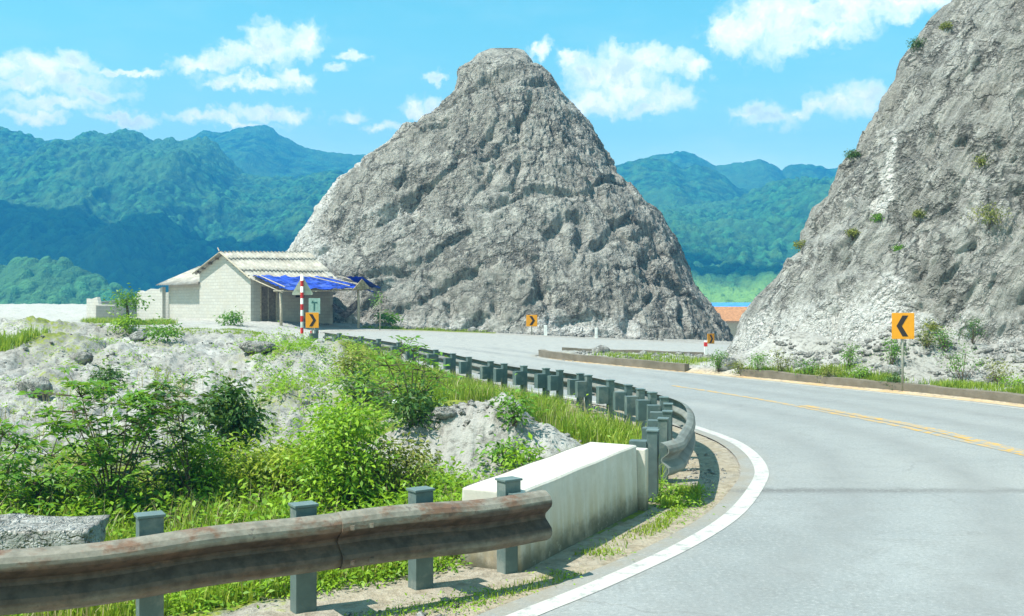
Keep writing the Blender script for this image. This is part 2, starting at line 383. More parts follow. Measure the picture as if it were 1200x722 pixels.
def m_rock(light, dark, sc=1., slant=0.):
    def fn(t, p, o):
        P = t.pos(); A = t.scale3(P, 1, 1, .45)
        n0 = t.noise(P, .16*sc, 4, .55); n1 = t.noise(A, .9*sc, 7, .66, .6); n2 = t.noise(P, 4.5*sc, 6, .68); n3 = t.noise(P, 22*sc, 4, .65)
        sp_ = t.new('ShaderNodeSeparateXYZ'); t.put(sp_.inputs[0], P); cb_ = t.new('ShaderNodeCombineXYZ'); t.put(cb_.inputs[0], t.math('SUBTRACT', sp_.outputs[0], t.math('MULTIPLY', sp_.outputs[2], slant))); t.put(cb_.inputs[1], sp_.outputs[1]); t.put(cb_.inputs[2], sp_.outputs[2]); Q = cb_.outputs[0]
        st = t.noise(t.scale3(Q, 1.6, 1.6, .14), 1.1*sc, 6, .65)
        c = t.mix(t.ramp(n1, .32, .66), dark, light)
        c = t.mix(t.ramp(st, .36, .56, .6, 0), c, tuple(v*.5 for v in dark))
        c = t.mix(t.ramp(n2, .32, .5, .7, 0), c, tuple(v*.5 for v in dark))
        c = t.mix(t.ramp(n3, .5, .72, 0, .5), c, tuple(min(v*1.35, .7) for v in light))
        c = t.mix(t.ramp(n0, .38, .66, 0, .3), c, (.30, .275, .225)); c = t.mix(t.ramp(t.noise(P, .3*sc, 3, .5), .5, .7, 0, .35), c, tuple(v*.7 for v in dark))
        cr = t.new('ShaderNodeTexVoronoi', feature='DISTANCE_TO_EDGE'); t.put(cr.inputs['Vector'], t.vmath('ADD', t.scale3(P, 1, 1, .6), t.vmath('SCALE', t.noise(P, 1.3*sc, 4, .6, color=True), sc=1.6)))
        cr.inputs['Scale'].default_value = .55*sc
        c = t.mix(t.ramp(cr.outputs[0], .0, .05, .55, 0), c, tuple(v*.4 for v in dark))
        fz = t.new('ShaderNodeTexVoronoi', feature='DISTANCE_TO_EDGE'); t.put(fz.inputs['Vector'], t.vmath('ADD', t.scale3(P, 1, .8, .55), t.vmath('SCALE', t.noise(P, .35*sc, 5, .6, color=True), sc=5.5)))
        fz.inputs['Scale'].default_value = .15*sc
        c = t.mix(t.math('MULTIPLY', t.ramp(fz.outputs[0], .0, .035, .85, 0), t.ramp(n1, .3, .55)), c, tuple(v*.3 for v in dark))
        fl = t.noise(t.scale3(Q, 3.2, 3.2, .22), 1.3*sc, 5, .7); c = t.mix(t.ramp(fl, .30, .5, .55, 0), c, tuple(v*.5 for v in dark)); c = t.mix(t.ramp(fl, .55, .72, 0, .5), c, tuple(min(v*1.2, .7) for v in light))
        pale = t.ramp(t.math('ADD', t.attr('pale'), t.math('MULTIPLY', t.math('SUBTRACT', n2, .5), 1.1)), .3, .75)
        c = t.mix(pale, c, t.mix(t.ramp(n2, .35, .6), (.50, .49, .46), (.70, .69, .665)))
        moss = t.ramp(t.math('ADD', t.attr('moss'), t.math('MULTIPLY', t.math('SUBTRACT', n2, .5), 1.3)), .4, .75)
        c = t.mix(moss, c, (.16, .17, .05))
        h = t.math('ADD', t.math('MULTIPLY', n2, 1.), t.math('ADD', t.math('MULTIPLY', n3, .38), t.math('MULTIPLY', t.ramp(cr.outputs[0], 0, .08), .5)))
        h = t.math('ADD', t.math('ADD', h, t.math('MULTIPLY', n1, 1.)), t.math('ADD', t.math('MULTIPLY', fl, .9), t.math('MULTIPLY', t.ramp(fz.outputs[0], 0, .05), .8)))
        t.put(p.inputs['Base Color'], c); p.inputs['Roughness'].default_value = .95
        t.put(p.inputs['Normal'], t.bump(h, 1., .36/sc))
    return fn
M_HILL = material('hill_rock', m_rock((.57, .56, .51), (.30, .29, .26)))
M_CLIFF = material('cliff_rock', m_rock((.57, .565, .53), (.31, .305, .28), 1.25, .6))
M_STONE = material('loose_stone', m_rock((.54, .53, .50), (.42, .41, .385), 3.))

def m_asphalt(t, p, o):
    P = t.pos(); n1 = t.noise(P, .35, 5, .6); n2 = t.noise(P, 3, 5, .6); n3 = t.noise(P, 90, 3, .7)
    wv = t.noise(t.vmath('ADD', P, (0, 0, 0)), .9, 3, .5)
    sep = t.new('ShaderNodeSeparateXYZ'); t.put(sep.inputs[0], P)
    c = t.mix(t.ramp(n1, .3, .7), (.205, .225, .23), (.27, .29, .295))
    # old surface beyond the transverse joint, newer in front
    yj = t.math('SUBTRACT', sep.outputs[1], t.math('ADD', 13.45, t.math('MULTIPLY', t.math('SUBTRACT', n2, .5), .35)))
    c = t.mix(t.ramp(yj, -.05, .1, .0, .5), c, (.28, .29, .285))
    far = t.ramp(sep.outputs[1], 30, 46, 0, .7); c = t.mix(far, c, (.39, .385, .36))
    seam = t.math('MULTIPLY', t.ramp(t.math('ABSOLUTE', yj), .0, .3, 1, 0), t.ramp(n2, .3, .6, .5, 1))
    c = t.mix(t.math('MULTIPLY', seam, .95), c, (.10, .10, .10))
    cr = t.new('ShaderNodeTexVoronoi', feature='DISTANCE_TO_EDGE'); t.put(cr.inputs['Vector'], t.vmath('ADD', P, t.vmath('SCALE', t.noise(P, 1.5, 4, .6, color=True), sc=.9)))
    cr.inputs['Scale'].default_value = .33
    c = t.mix(t.math('MULTIPLY', t.ramp(cr.outputs[0], .0, .012, .55, 0), t.ramp(n1, .45, .6)), c, (.14, .14, .14))
    c = t.mix(t.ramp(n2, .42, .72, 0, .5), c, (.19, .20, .20))
    st = t.noise(P, .22, 4, .6); c = t.mix(t.ramp(st, .45, .7, 0, .45), c, (.31, .315, .305)); n4 = t.noise(P, 22, 3, .75); c = t.mix(t.ramp(n4, .5, .68, 0, .5), c, (.40, .405, .395)); c = t.mix(t.ramp(n4, .46, .32, 0, .5), c, (.15, .155, .155))
    c = t.mix(t.ramp(n3, .35, .6, .4, 0), c, (.13, .135, .135))
    c = t.mix(t.math('MULTIPLY', t.attr('edge'), t.ramp(n2, .25, .65, .2, .75)), c, (.25, .22, .17))
    c = t.mix(t.math('MULTIPLY', t.attr('track'), t.ramp(n1, .3, .7, .25, .65)), c, (.17, .175, .175))
    t.put(p.inputs['Base Color'], c); p.inputs['Roughness'].default_value = .8
    t.put(p.inputs['Normal'], t.bump(t.math('ADD', n3, t.math('MULTIPLY', n2, .4)), .35, .012))
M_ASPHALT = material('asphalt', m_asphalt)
def m_paint(col, wear):
    def fn(t, p, o):
        P = t.pos(); n = t.noise(P, 5, 6, .7); n2 = t.noise(P, 60, 3, .7)
        f = t.ramp(t.math('ADD', t.math('MULTIPLY', n, .75), t.math('MULTIPLY', n2, .25)), wear-.05, wear+.07)
        t.put(p.inputs['Base Color'], t.mix(f, (.25, .26, .255), col)); p.inputs['Roughness'].default_value = .75
    return fn
M_WHITE_LINE = material('white_line_paint', m_paint((.42, .415, .395), .43))
M_YELLOW_LINE = material('yellow_line_paint', m_paint((.50, .29, .06), .505))

def m_plain(col, rough=.7, metal=0., var=.25, scale=6., dirt=None, bump=0):
    def fn(t, p, o):
        P = t.obj(); n = t.noise(P, scale, 5, .62)
        c = t.mix(t.ramp(n, .3, .7), tuple(v*(1-var) for v in col), tuple(min(1, v*(1+var*.6)) for v in col))
        if dirt: c = t.mix(t.ramp(t.noise(P, scale*.45, 6, .7), .5, .64, 0, dirt[3]), c, dirt[:3])
        t.put(p.inputs['Base Color'], c); p.inputs['Roughness'].default_value = rough; p.inputs['Metallic'].default_value = metal
        if bump: t.put(p.inputs['Normal'], t.bump(n, bump, .02))
    return fn
M_POST = material('teal_grey_post', m_plain((.095, .135, .135), .55, 0, .18, 5, (.30, .30, .27, .35)))
M_POSTCAP = material('post_cap', m_plain((.12, .165, .165), .5, 0, .15, 5))
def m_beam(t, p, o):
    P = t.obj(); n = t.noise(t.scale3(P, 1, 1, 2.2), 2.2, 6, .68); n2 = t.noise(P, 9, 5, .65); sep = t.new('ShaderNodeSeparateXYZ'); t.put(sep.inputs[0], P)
    grime_shade = t.mix(t.ramp(n2, .3, .7), (.05, .036, .027), (.10, .075, .058))
    lit_paint = t.mix(t.ramp(n2, .3, .7), (.15, .14, .115), (.27, .25, .21))
    # lit lips and shaded trough put into the colour, over worn coating and dirt
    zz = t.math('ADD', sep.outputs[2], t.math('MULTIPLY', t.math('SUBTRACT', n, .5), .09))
    lit_lips = t.math('MAXIMUM', t.ramp(zz, .665, .70), t.math('MULTIPLY', t.ramp(zz, .45, .40), .6))
    c = t.mix(lit_lips, grime_shade, lit_paint)
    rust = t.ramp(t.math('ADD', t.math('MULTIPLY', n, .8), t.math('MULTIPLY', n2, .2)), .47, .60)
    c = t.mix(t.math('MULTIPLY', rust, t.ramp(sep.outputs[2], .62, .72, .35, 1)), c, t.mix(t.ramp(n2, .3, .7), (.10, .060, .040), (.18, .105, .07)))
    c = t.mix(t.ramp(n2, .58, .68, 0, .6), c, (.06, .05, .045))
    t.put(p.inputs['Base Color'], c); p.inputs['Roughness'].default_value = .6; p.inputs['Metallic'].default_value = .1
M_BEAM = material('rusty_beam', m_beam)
M_FARBEAM = material('galvanised_beam', m_plain((.17, .185, .17), .6, .0, .3, 3, (.12, .10, .08, .7)))
def m_whitewall(t, p, o):
    P = t.pos(); n = t.noise(P, 2.2, 6, .66); n2 = t.noise(P, 14, 5, .65)
    c = t.mix(t.ramp(n, .3, .7), (.50, .49, .455), (.64, .63, .60))
    sep = t.new('ShaderNodeSeparateXYZ'); t.put(sep.inputs[0], P)
    drip = t.noise(t.scale3(P, 3.5, 3.5, .35), 2.2, 5, .6)
    c = t.mix(t.math('MULTIPLY', t.ramp(sep.outputs[2], .0, .77, 1, .25), t.ramp(drip, .3, .62, .25, 1)), c, (.42, .35, .24))
    c = t.mix(t.ramp(t.math('ADD', sep.outputs[2], t.math('MULTIPLY', n, .45)), .22, .52, .95, 0), c, (.10, .095, .07))
    c = t.mix(t.ramp(n2, .55, .7, 0, .45), c, (.42, .38, .32))
    c = t.mix(t.ramp(t.noise(P, 1.1, 4, .6), .5, .68, 0, .5), c, (.45, .36, .29))
    t.put(p.inputs['Base Color'], c); t.put(p.inputs['Normal'], t.bump(n2, .35, .015))
M_WHITEWALL = material('whitewashed_concrete', m_whitewall)
def m_concrete(t, p, o):
    P = t.pos(); n = t.noise(P, 1.6, 6, .66); n2 = t.noise(P, 16, 5, .65)
    c = t.mix(t.ramp(n, .3, .7), (.13, .11, .08), (.20, .17, .135))
    c = t.mix(t.ramp(n2, .52, .7, 0, .5), c, (.16, .15, .125))
    t.put(p.inputs['Base Color'], c); t.put(p.inputs['Normal'], t.bump(n2, .5, .03))
M_KERB = material('stained_concrete', m_concrete)
def m_brick(white):
    def fn(t, p, o):
        P = t.obj(); s = t.new('ShaderNodeSeparateXYZ'); t.put(s.inputs[0], P)
        c = t.new('ShaderNodeCombineXYZ'); t.put(c.inputs[0], t.math('ADD', s.outputs[0], s.outputs[1])); t.put(c.inputs[1], s.outputs[2])
        b = t.new('ShaderNodeTexBrick'); t.put(b.inputs['Vector'], t.vmath('ADD', c.outputs[0], t.vmath('SCALE', t.noise(P, 3, 2, .5, color=True), sc=.05)))
        b.inputs['Scale'].default_value = 1; b.inputs['Brick Width'].default_value = .42; b.inputs['Row Height'].default_value = .19; b.inputs['Mortar Size'].default_value = .012
        b.inputs['Color1'].default_value = (*[v*1.04 for v in white], 1); b.inputs['Color2'].default_value = (*[v*.92 for v in white], 1); b.inputs['Mortar'].default_value = (*[v*.76 for v in white], 1)
        n = t.noise(P, 1.3, 6, .66); n2 = t.noise(P, 9, 5, .66)
        col = t.mix(t.ramp(n, .45, .68, 0, .5), b.outputs[0], (.42, .39, .33))
        col = t.mix(t.ramp(n2, .56, .7, 0, .45), col, (.36, .34, .30))
        t.put(p.inputs['Base Color'], col); t.put(p.inputs['Normal'], t.bump(t.math('ADD', b.outputs[1], t.math('MULTIPLY', n2, -.6)), .6, -.03))
    return fn
M_BRICK = material('whitewashed_block', m_brick((.45, .44, .405)))
M_BRICK_GREY = material('grey_render', m_brick((.38, .37, .33)))
M_ROOF = material('fibre_cement_sheet', m_plain((.40, .375, .325), .85, 0, .3, 2.2, (.24, .20, .15, .5)))
M_THATCH = material('old_thatch', m_plain((.30, .25, .16), .95, 0, .5, 8))
M_WOOD = material('weathered_wood', m_plain((.17, .145, .12), .85, 0, .4, 9))
M_POLE = material('pale_pole_wood', m_plain((.40, .35, .27), .85, 0, .3, 9))
M_DARK = material('dark_opening', m_plain((.03, .032, .035), .8))
M_TARP = material('blue_tarpaulin', m_plain((.016, .05, .36), .5, 0, .6, 2.2, (.10, .17, .55, .6)))
M_ORANGE = material('sign_orange', m_plain((.80, .33, .015), .5, 0, .05, 4))
M_BLACK = material('sign_black', m_plain((.035, .028, .025), .55, 0, .1))
M_SIGNBACK = material('sign_back_grey', m_plain((.36, .39, .34), .5, .1, .15))
M_STEEL = material('galvanised_pole', m_plain((.30, .29, .24), .5, .2, .2))
M_RED = material('red_paint', m_plain((.60, .035, .03), .5, 0, .2))
M_WHITE = material('white_paint', m_plain((.76, .76, .74), .55, 0, .12))
M_BOARD = material('pale_green_board', m_plain((.27, .40, .36), .6, 0, .2))
M_BOARDMARK = material('board_mark', m_plain((.05, .13, .12), .6))
M_CLOTH = material('patterned_cloth', m_plain((.16, .15, .17), .9, 0, .8, 7, (.42, .36, .34, .7)))
M_BAG = material('white_plastic', m_plain((.72, .75, .80), .4, 0, .1))
M_BLUEROOF = material('blue_roof', m_plain((.07, .25, .62), .5, 0, .12, 1))
M_TILE = material('brown_roof', m_plain((.42, .20, .09), .8, 0, .3, 3))
M_CREAM = material('cream_wall', m_plain((.50, .40, .28), .8))

def m_leaf(c1, c2, trans=.38, back=None):
    def fn(t, p, o):
        f = t.attr('tint'); c = t.mix(f, c1, c2)
        t.put(p.inputs['Base Color'], c); p.inputs['Roughness'].default_value = .5; p.inputs['Specular IOR Level'].default_value = .35
        tr = t.new('ShaderNodeBsdfTranslucent'); t.put(tr.inputs[0], t.mix(.35, c, (.30, .42, .02)))
        mx = t.new('ShaderNodeMixShader'); mx.inputs[0].default_value = trans
        t.l.new(p.outputs[0], mx.inputs[1]); t.l.new(tr.outputs[0], mx.inputs[2]); t.l.new(mx.outputs[0], o.inputs[0])
    return fn
M_LEAF_MID = material('leaf_mid_green', m_leaf((.05, .16, .016), (.17, .36, .032)))
M_LEAF_DARK = material('leaf_dark_green', m_leaf((.022, .07, .016), (.075, .17, .025), .25))
M_LEAF_BRIGHT = material('leaf_bright_green', m_leaf((.08, .22, .010), (.33, .52, .03), .42))
M_LEAF_DRY = material('leaf_olive', m_leaf((.12, .15, .02), (.31, .32, .07), .3))
M_GRASS = material('grass_blade', m_leaf((.11, .22, .012), (.40, .47, .055), .42))
M_STEM = material('stem_bark', m_plain((.12, .09, .06), .9, 0, .3, 12))

# ------------------------------------------------------------------ ground sheet
def build_ground():
    th = np.concatenate([np.linspace(-180, -42, 70, endpoint=False), np.linspace(-42, 42, 620, endpoint=False), np.linspace(42, 180, 70)])*math.pi/180
    r = np.concatenate([np.linspace(1.0, 5.5, 14, endpoint=False), np.exp(np.linspace(math.log(5.5), math.log(110), 430)), np.exp(np.linspace(math.log(113), math.log(420), 50))])
    T, Rr = np.meshgrid(th, r); x = (np.sin(T)*Rr).ravel(); y = (np.cos(T)*Rr).ravel()
    z = G(x, y)
    left = inside(x, y, LEFTPOLY); dl = seg_dist(x, y, np.asarray(LEFTPOLY)[1:-1])
    dline = seg_dist(x, y, LINE_L); p = v3(x, y)
    n = fbm(p*.5+3, 4); n2 = fbm(p*1.7+8, 3)
    # soil and sandy shoulder between the edge line and the rail
    soil = np.where(~inside(x, y, ROAD), 1-sstep(1.3, 2.4, dline), 0)*(y < 45)
    veg = np.where(left, .16+1.0*n, 0)
    veg += np.where(left, (1-sstep(1.6, 5.5, dl+n2*1.5))*sstep(.8, 1.6, dl)*.62*(y < 42), 0)
    veg += np.where(left & (y > 10) & (y < 17.5) & (x > -9), .38*(1-sstep(14, 18, y)), 0)
    pxs = x/np.maximum(y, 1)
    veg -= 1.4*np.exp(-((x+.3)/1.5)**2-((y-15.2)/1.3)**2)
    veg += np.where(left & (y > 17) & (y < 36) & (x > -7), (.45+.5*n2)*sstep(-7, -3.5, x-(y-30)*-.15), 0)
    veg += np.where(left & (y > 34) & (y < 52) & (x > -17), .34*np.cos((y-43)*.55)**2, 0)          # grassy terraces in the yard
    veg += np.where(left, .3*sstep(-.37, -.46, pxs)*sstep(23, 29, y)*(1-sstep(36, 56, y)), 0)
    veg += np.where((x > -9) & (x < -1) & (y > 59.8) & (y < 62.5), .8, 0)
    right = inside(x, y, RIGHTPOLY); dr = seg_dist(x, y, ROAD)
    veg += np.where(right & (x > .5) & (y < 60), (.28+.6*n2)*np.exp(-((dr-1.1)/.9)**2), 0)
    dust = np.where(left, sstep(36, 46, y)*(1-sstep(62, 70, y))*.55*sstep(.2, .5, n+.45), 0)
    dust = np.maximum(dust, np.where(left & (y > 60) & (pxs < -.39), .8, 0))
    sand = np.where(right & (x > .5), 1-sstep(.15, .75, dr), 0)*(y < 42)
    o = np_mesh('ground', v3(x, y, z), grid_faces(len(th), len(r)), M_GROUND, attrs=dict(soil=soil, veg=np.clip(veg, 0, 1), dust=dust, sand=sand))
    # close the seam behind the camera is not needed: both ends of the fan meet at 180 degrees
    return tag(o, kind='structure')
build_ground()

# ------------------------------------------------------------------ road and its markings
def build_road():
    pts = [tuple(q) for q in ROAD]; n = len(pts)
    xs = np.arange(-16, 46, .45); ys = np.arange(-8, 84, .45)
    X, Y = np.meshgrid(xs, ys); X = X.ravel()+.1*np.sin(Y.ravel()*3); Y = Y.ravel()
    ok = inside(X, Y, ROAD) & (seg_dist(X, Y, ROAD) > .2)
    vs = [Vector(q) for q in pts]+[Vector((a, b)) for a, b in zip(X[ok], Y[ok])]
    ov, oe, of, *_ = delaunay_2d_cdt(vs, [(i, (i+1) % n) for i in range(n)], [], 1, 1e-5)
    a = np.array([(q.x, q.y) for q in ov]); z = G0(a[:, 0], a[:, 1])+.002
    f = np.array([t for t in of if len(t) == 3])
    P = np.stack([a[:, 0], a[:, 1], z], 1)
    nz = np.cross(P[f[:, 1]]-P[f[:, 0]], P[f[:, 2]]-P[f[:, 0]])[:, 2]; f[nz < 0] = f[nz < 0][:, ::-1]
    de = seg_dist(a[:, 0], a[:, 1], ROAD)
    edge = 1-sstep(.0, .35, de)
    edge = np.maximum(edge, .55*(1-sstep(0, 1.2, seg_dist(a[:, 0], a[:, 1], np.array(FARE)))))
    dl = seg_dist(a[:, 0], a[:, 1], LINE_L); track = sum(np.exp(-((dl-k)/.32)**2) for k in (1.15, 2.85, 5.6, 7.3))*(a[:, 1] < 48)
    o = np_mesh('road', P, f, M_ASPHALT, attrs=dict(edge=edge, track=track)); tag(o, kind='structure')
build_road()
def ribbon(name, line, w0, mat, lift=.0065):
    nn = normals2(line); v = []
    for s in (-.5, -.17, .17, .5):
        q = line+nn*w0*s; v.append(np.stack([q[:, 0], q[:, 1], G0(q[:, 0], q[:, 1])+lift], 1))
    V = np.stack(v, 1).reshape(-1, 3)
    tag(np_mesh(name, V, grid_faces(4, len(line)), mat), kind='structure')
ribbon('edge_line', LINE_L[(LINE_L[:, 1] > -4) & (LINE_L[:, 1] < 30)], .20, M_WHITE_LINE)
ERL = EDGE_R[(EDGE_R[:, 1] > 3)]; ERN = normals2(EDGE_R)[EDGE_R[:, 1] > 3]
ribbon('edge_line', ERL-ERN*.32, .12, M_WHITE_LINE)
ribbon('centre_line', smooth_line([(8.1,-6),(8.5,6),(8.6,13),(8.37,16.7),(8.15,18.4),(7.9,20.6),(7.35,23.2),(6.3,27.6),(4.9,31)], .2), .2, M_YELLOW_LINE)
ribbon('centre_line', smooth_line([(8.62,13.5),(8.42,16.7),(8.34,18.2),(8.15,20.6),(7.72,22.6),(7.1,25.2)], .2)+np.array([.08, 0]), .30, M_YELLOW_LINE, .0085)

# ------------------------------------------------------------------ rock hill and road-cut cliff
def rock(name, P, mat, disp, attrs):
    """P: (levels, around, 3), displaced along its normals"""
    M_, N_ = P.shape[:2]
    du = np.roll(P, -1, 1)-np.roll(P, 1, 1); dv = np.gradient(P, axis=0)
    n = np.cross(du, dv); n /= np.linalg.norm(n, axis=2)[..., None]+1e-9
    V = P.reshape(-1, 3); nn = n.reshape(-1, 3)
    V = V+nn*disp(V)[:, None]
    o = np_mesh(name, V, grid_faces(N_, M_, True), mat, attrs={k: f(V) for k, f in attrs.items()})
    tag(o, kind='structure'); return V, nn
HILL_L = [(288,335),(310,312),(330,289),(355,259),(375,232),(395,209.5),(412,199),(430,184),(450,170),(470,151),(480,144),(504,136),(517,122),(531,107),(533,92),(533,84),(545,75),(559,63),(574,57),(590,54)]
HILL_R = [(872,408),(857,388),(845,367),(833,349),(818,327),(803,299),(791,276),(774,250),(754,233),(729,203),(709,170),(689,140),(664,113),(649,95),(624,70),(614,59),(600,54.5)]
def build_hill():
    D = 77.
    def conv(pp):
        a = np.array([((x-600)/FPX*D, CAM_H+(361-y)/FPX*D) for x, y in pp]); return a[np.argsort(a[:, 1])]
    Lp, Rp = conv(HILL_L), conv(HILL_R)
    Lp = np.vstack([[(-25.5, -6)], [(-22.5, 0)], Lp]); Rp = np.vstack([[(19.5, -8)], [(18, -3)], Rp])
    top = min(Lp[-1, 1], Rp[-1, 1]); t = np.linspace(0, 1, 400)
    h = -3+(top+3.0)*(1-(1-t)**1.12); h[-1] = top
    xl = np.interp(h, Lp[:, 1], Lp[:, 0]); xr = np.interp(h, Rp[:, 1], Rp[:, 0])
    k = np.ones(7)/7
    cx = (xl+xr)/2; a = np.maximum((xr-xl)/2, .15)
    fr = np.linspace(0, 1, 560, endpoint=False); back = np.linspace(0, 1, 140, endpoint=False)
    th = np.concatenate([math.pi*1.0-.25+fr*(math.pi+.5), .25+back*(math.pi-.5)])
    bf = np.interp(h, [-3, 1, 8, 16, 20.5, 22], [17.5, 15.6, 11.6, 6.6, 3.6, .15])     # depth towards the road
    bb = bf*.95
    yc = D+np.interp(h, [-3, 22], [0, .6])
    c, s = np.cos(th), np.sin(th); e = .86
    px = np.sign(c)*np.abs(c)**e; py = np.sign(s)*np.abs(s)**e
    Y = yc[:, None]+np.where(py < 0, bf[:, None], bb[:, None])*py[None]
    SL = np.array(sorted([((361-q[1])/FPX, (q[0]-600)/FPX) for q in HILL_L]+[(-.09, -.335), (-.03, -.29)]))
    SR = np.array(sorted([((361-q[1])/FPX, (q[0]-600)/FPX) for q in HILL_R]+[(-.09, .26), (-.05, .235)]))
    for _ in range(6):                                   # ring widths that give the hill its measured outline
        X = cx[:, None]+a[:, None]*px[None]; u = X/Y; il, ir = u.argmin(1), u.argmax(1); k_ = np.arange(len(h))
        tl = np.interp((h-CAM_H)/Y[k_, il], SL[:, 0], SL[:, 1])*Y[k_, il]; tr = np.interp((h-CAM_H)/Y[k_, ir], SR[:, 0], SR[:, 1])*Y[k_, ir]
        nl = X[k_, il]; nr = X[k_, ir]; w_ = np.maximum(nr-nl, .2); g_ = np.clip((tr-tl)/w_, .6, 1.5)
        cx = cx+(tl+tr)/2-(nl+nr)/2; a = np.maximum(a*g_, .12)
    X = cx[:, None]+a[:, None]*px[None]; xl = cx-a
    P = np.stack([X, Y, np.repeat(h[:, None], len(th), 1)], 2)
    def disp(V):
        q = V.copy(); warp = np.stack([fbm(q*.12+i*7, 3) for i in range(3)], 1)
        q2 = q+warp*1.4
        d = fbm(q2*.10+4, 3)*.55
        d += fbm(q2*np.array([.48, .48, .07])+2, 4, .55)*.40                     # upright ribs
        diag = q2@np.array([[.62, .0, .62], [.2, 1, .1], [-.55, .1, .6]]).T       # slanting joints
        rd = fbm(diag*np.array([.05, .14, .26])+11, 2, .5, True); d -= np.clip(rd-.70, 0, 1)*2.0
        rv = fbm(q2*np.array([.26, .26, .07])+41, 2, .5, True); d -= np.clip(rv-.70, 0, 1)*1.8
        d += fbm(q*np.array([.95, .95, .4])+8, 4, .6)*.16+fbm(q*np.array([3.2, 3.2, 1.2])+1, 4, .68)*.17
        d += np.abs(fbm(q*np.array([2.4, 2.4, .7])+77, 3, .6))*-.16
        d += fbm(q*np.array([5.5, 5.5, 1.1])+57, 3, .65)*.10
        # ledges where beds break off
        d -= .28; bed = (q2[:, 2]*.8+q2[:, 0]*.35+fbm(q2*.22+61, 3)*2.2)*.33; fr_ = bed-np.floor(bed); d += (sstep(0, .12, fr_)-fr_)*.14
        return d*(.5+.5*sstep(22, 16, V[:, 2]))*sstep(21.95, 20.9, V[:, 2])
    def pale(V):
        n = fbm(V*.25, 3)
        m = sstep(-7, -15, V[:, 0]-(V[:, 2]-6)*.55)*.62*sstep(13, 4, V[:, 2])
        m += .62*np.exp(-((V[:, 0]-np.interp(V[:, 2], h, xl))/1.3)**2)*sstep(19, 16, V[:, 2])
        m += .45*np.exp(-((V[:, 0]-np.interp(V[:, 2], h, cx+a))/.7)**2)*sstep(9, 6, V[:, 2])*sstep(1.5, 3.5, V[:, 2])
        m += sstep(3.4, .8, V[:, 2])*.62*np.where(V[:, 0] < 8, 1, .3)
        m += .75*np.exp(-((V[:, 0]+14.3-(V[:, 2]-9.5)*.35)/1.1)**2-((V[:, 2]-9.6)/1.7)**2)
        m += .45*np.exp(-((V[:, 0]+7.2)/2.6)**2-((V[:, 2]-8.6)/1.4)**2)
        m += .55*sstep(.2, .9, np.exp(-(((V[:, 0]-14.6)+(V[:, 2]-6.4)*.62)/.6)**2))*(V[:, 2] < 10)
        m += .35*np.exp(-((V[:, 0]+5.5-(V[:, 2]-15)*.8)/.5)**2)*(V[:, 2] > 12)
        return np.clip(m*(1+1.1*n), 0, 1)
    rock('hill', P, M_HILL, disp, dict(pale=pale, moss=lambda V: np.clip(.28*fbm(V*.2+5, 3)+.0, 0, 1)))
build_hill()
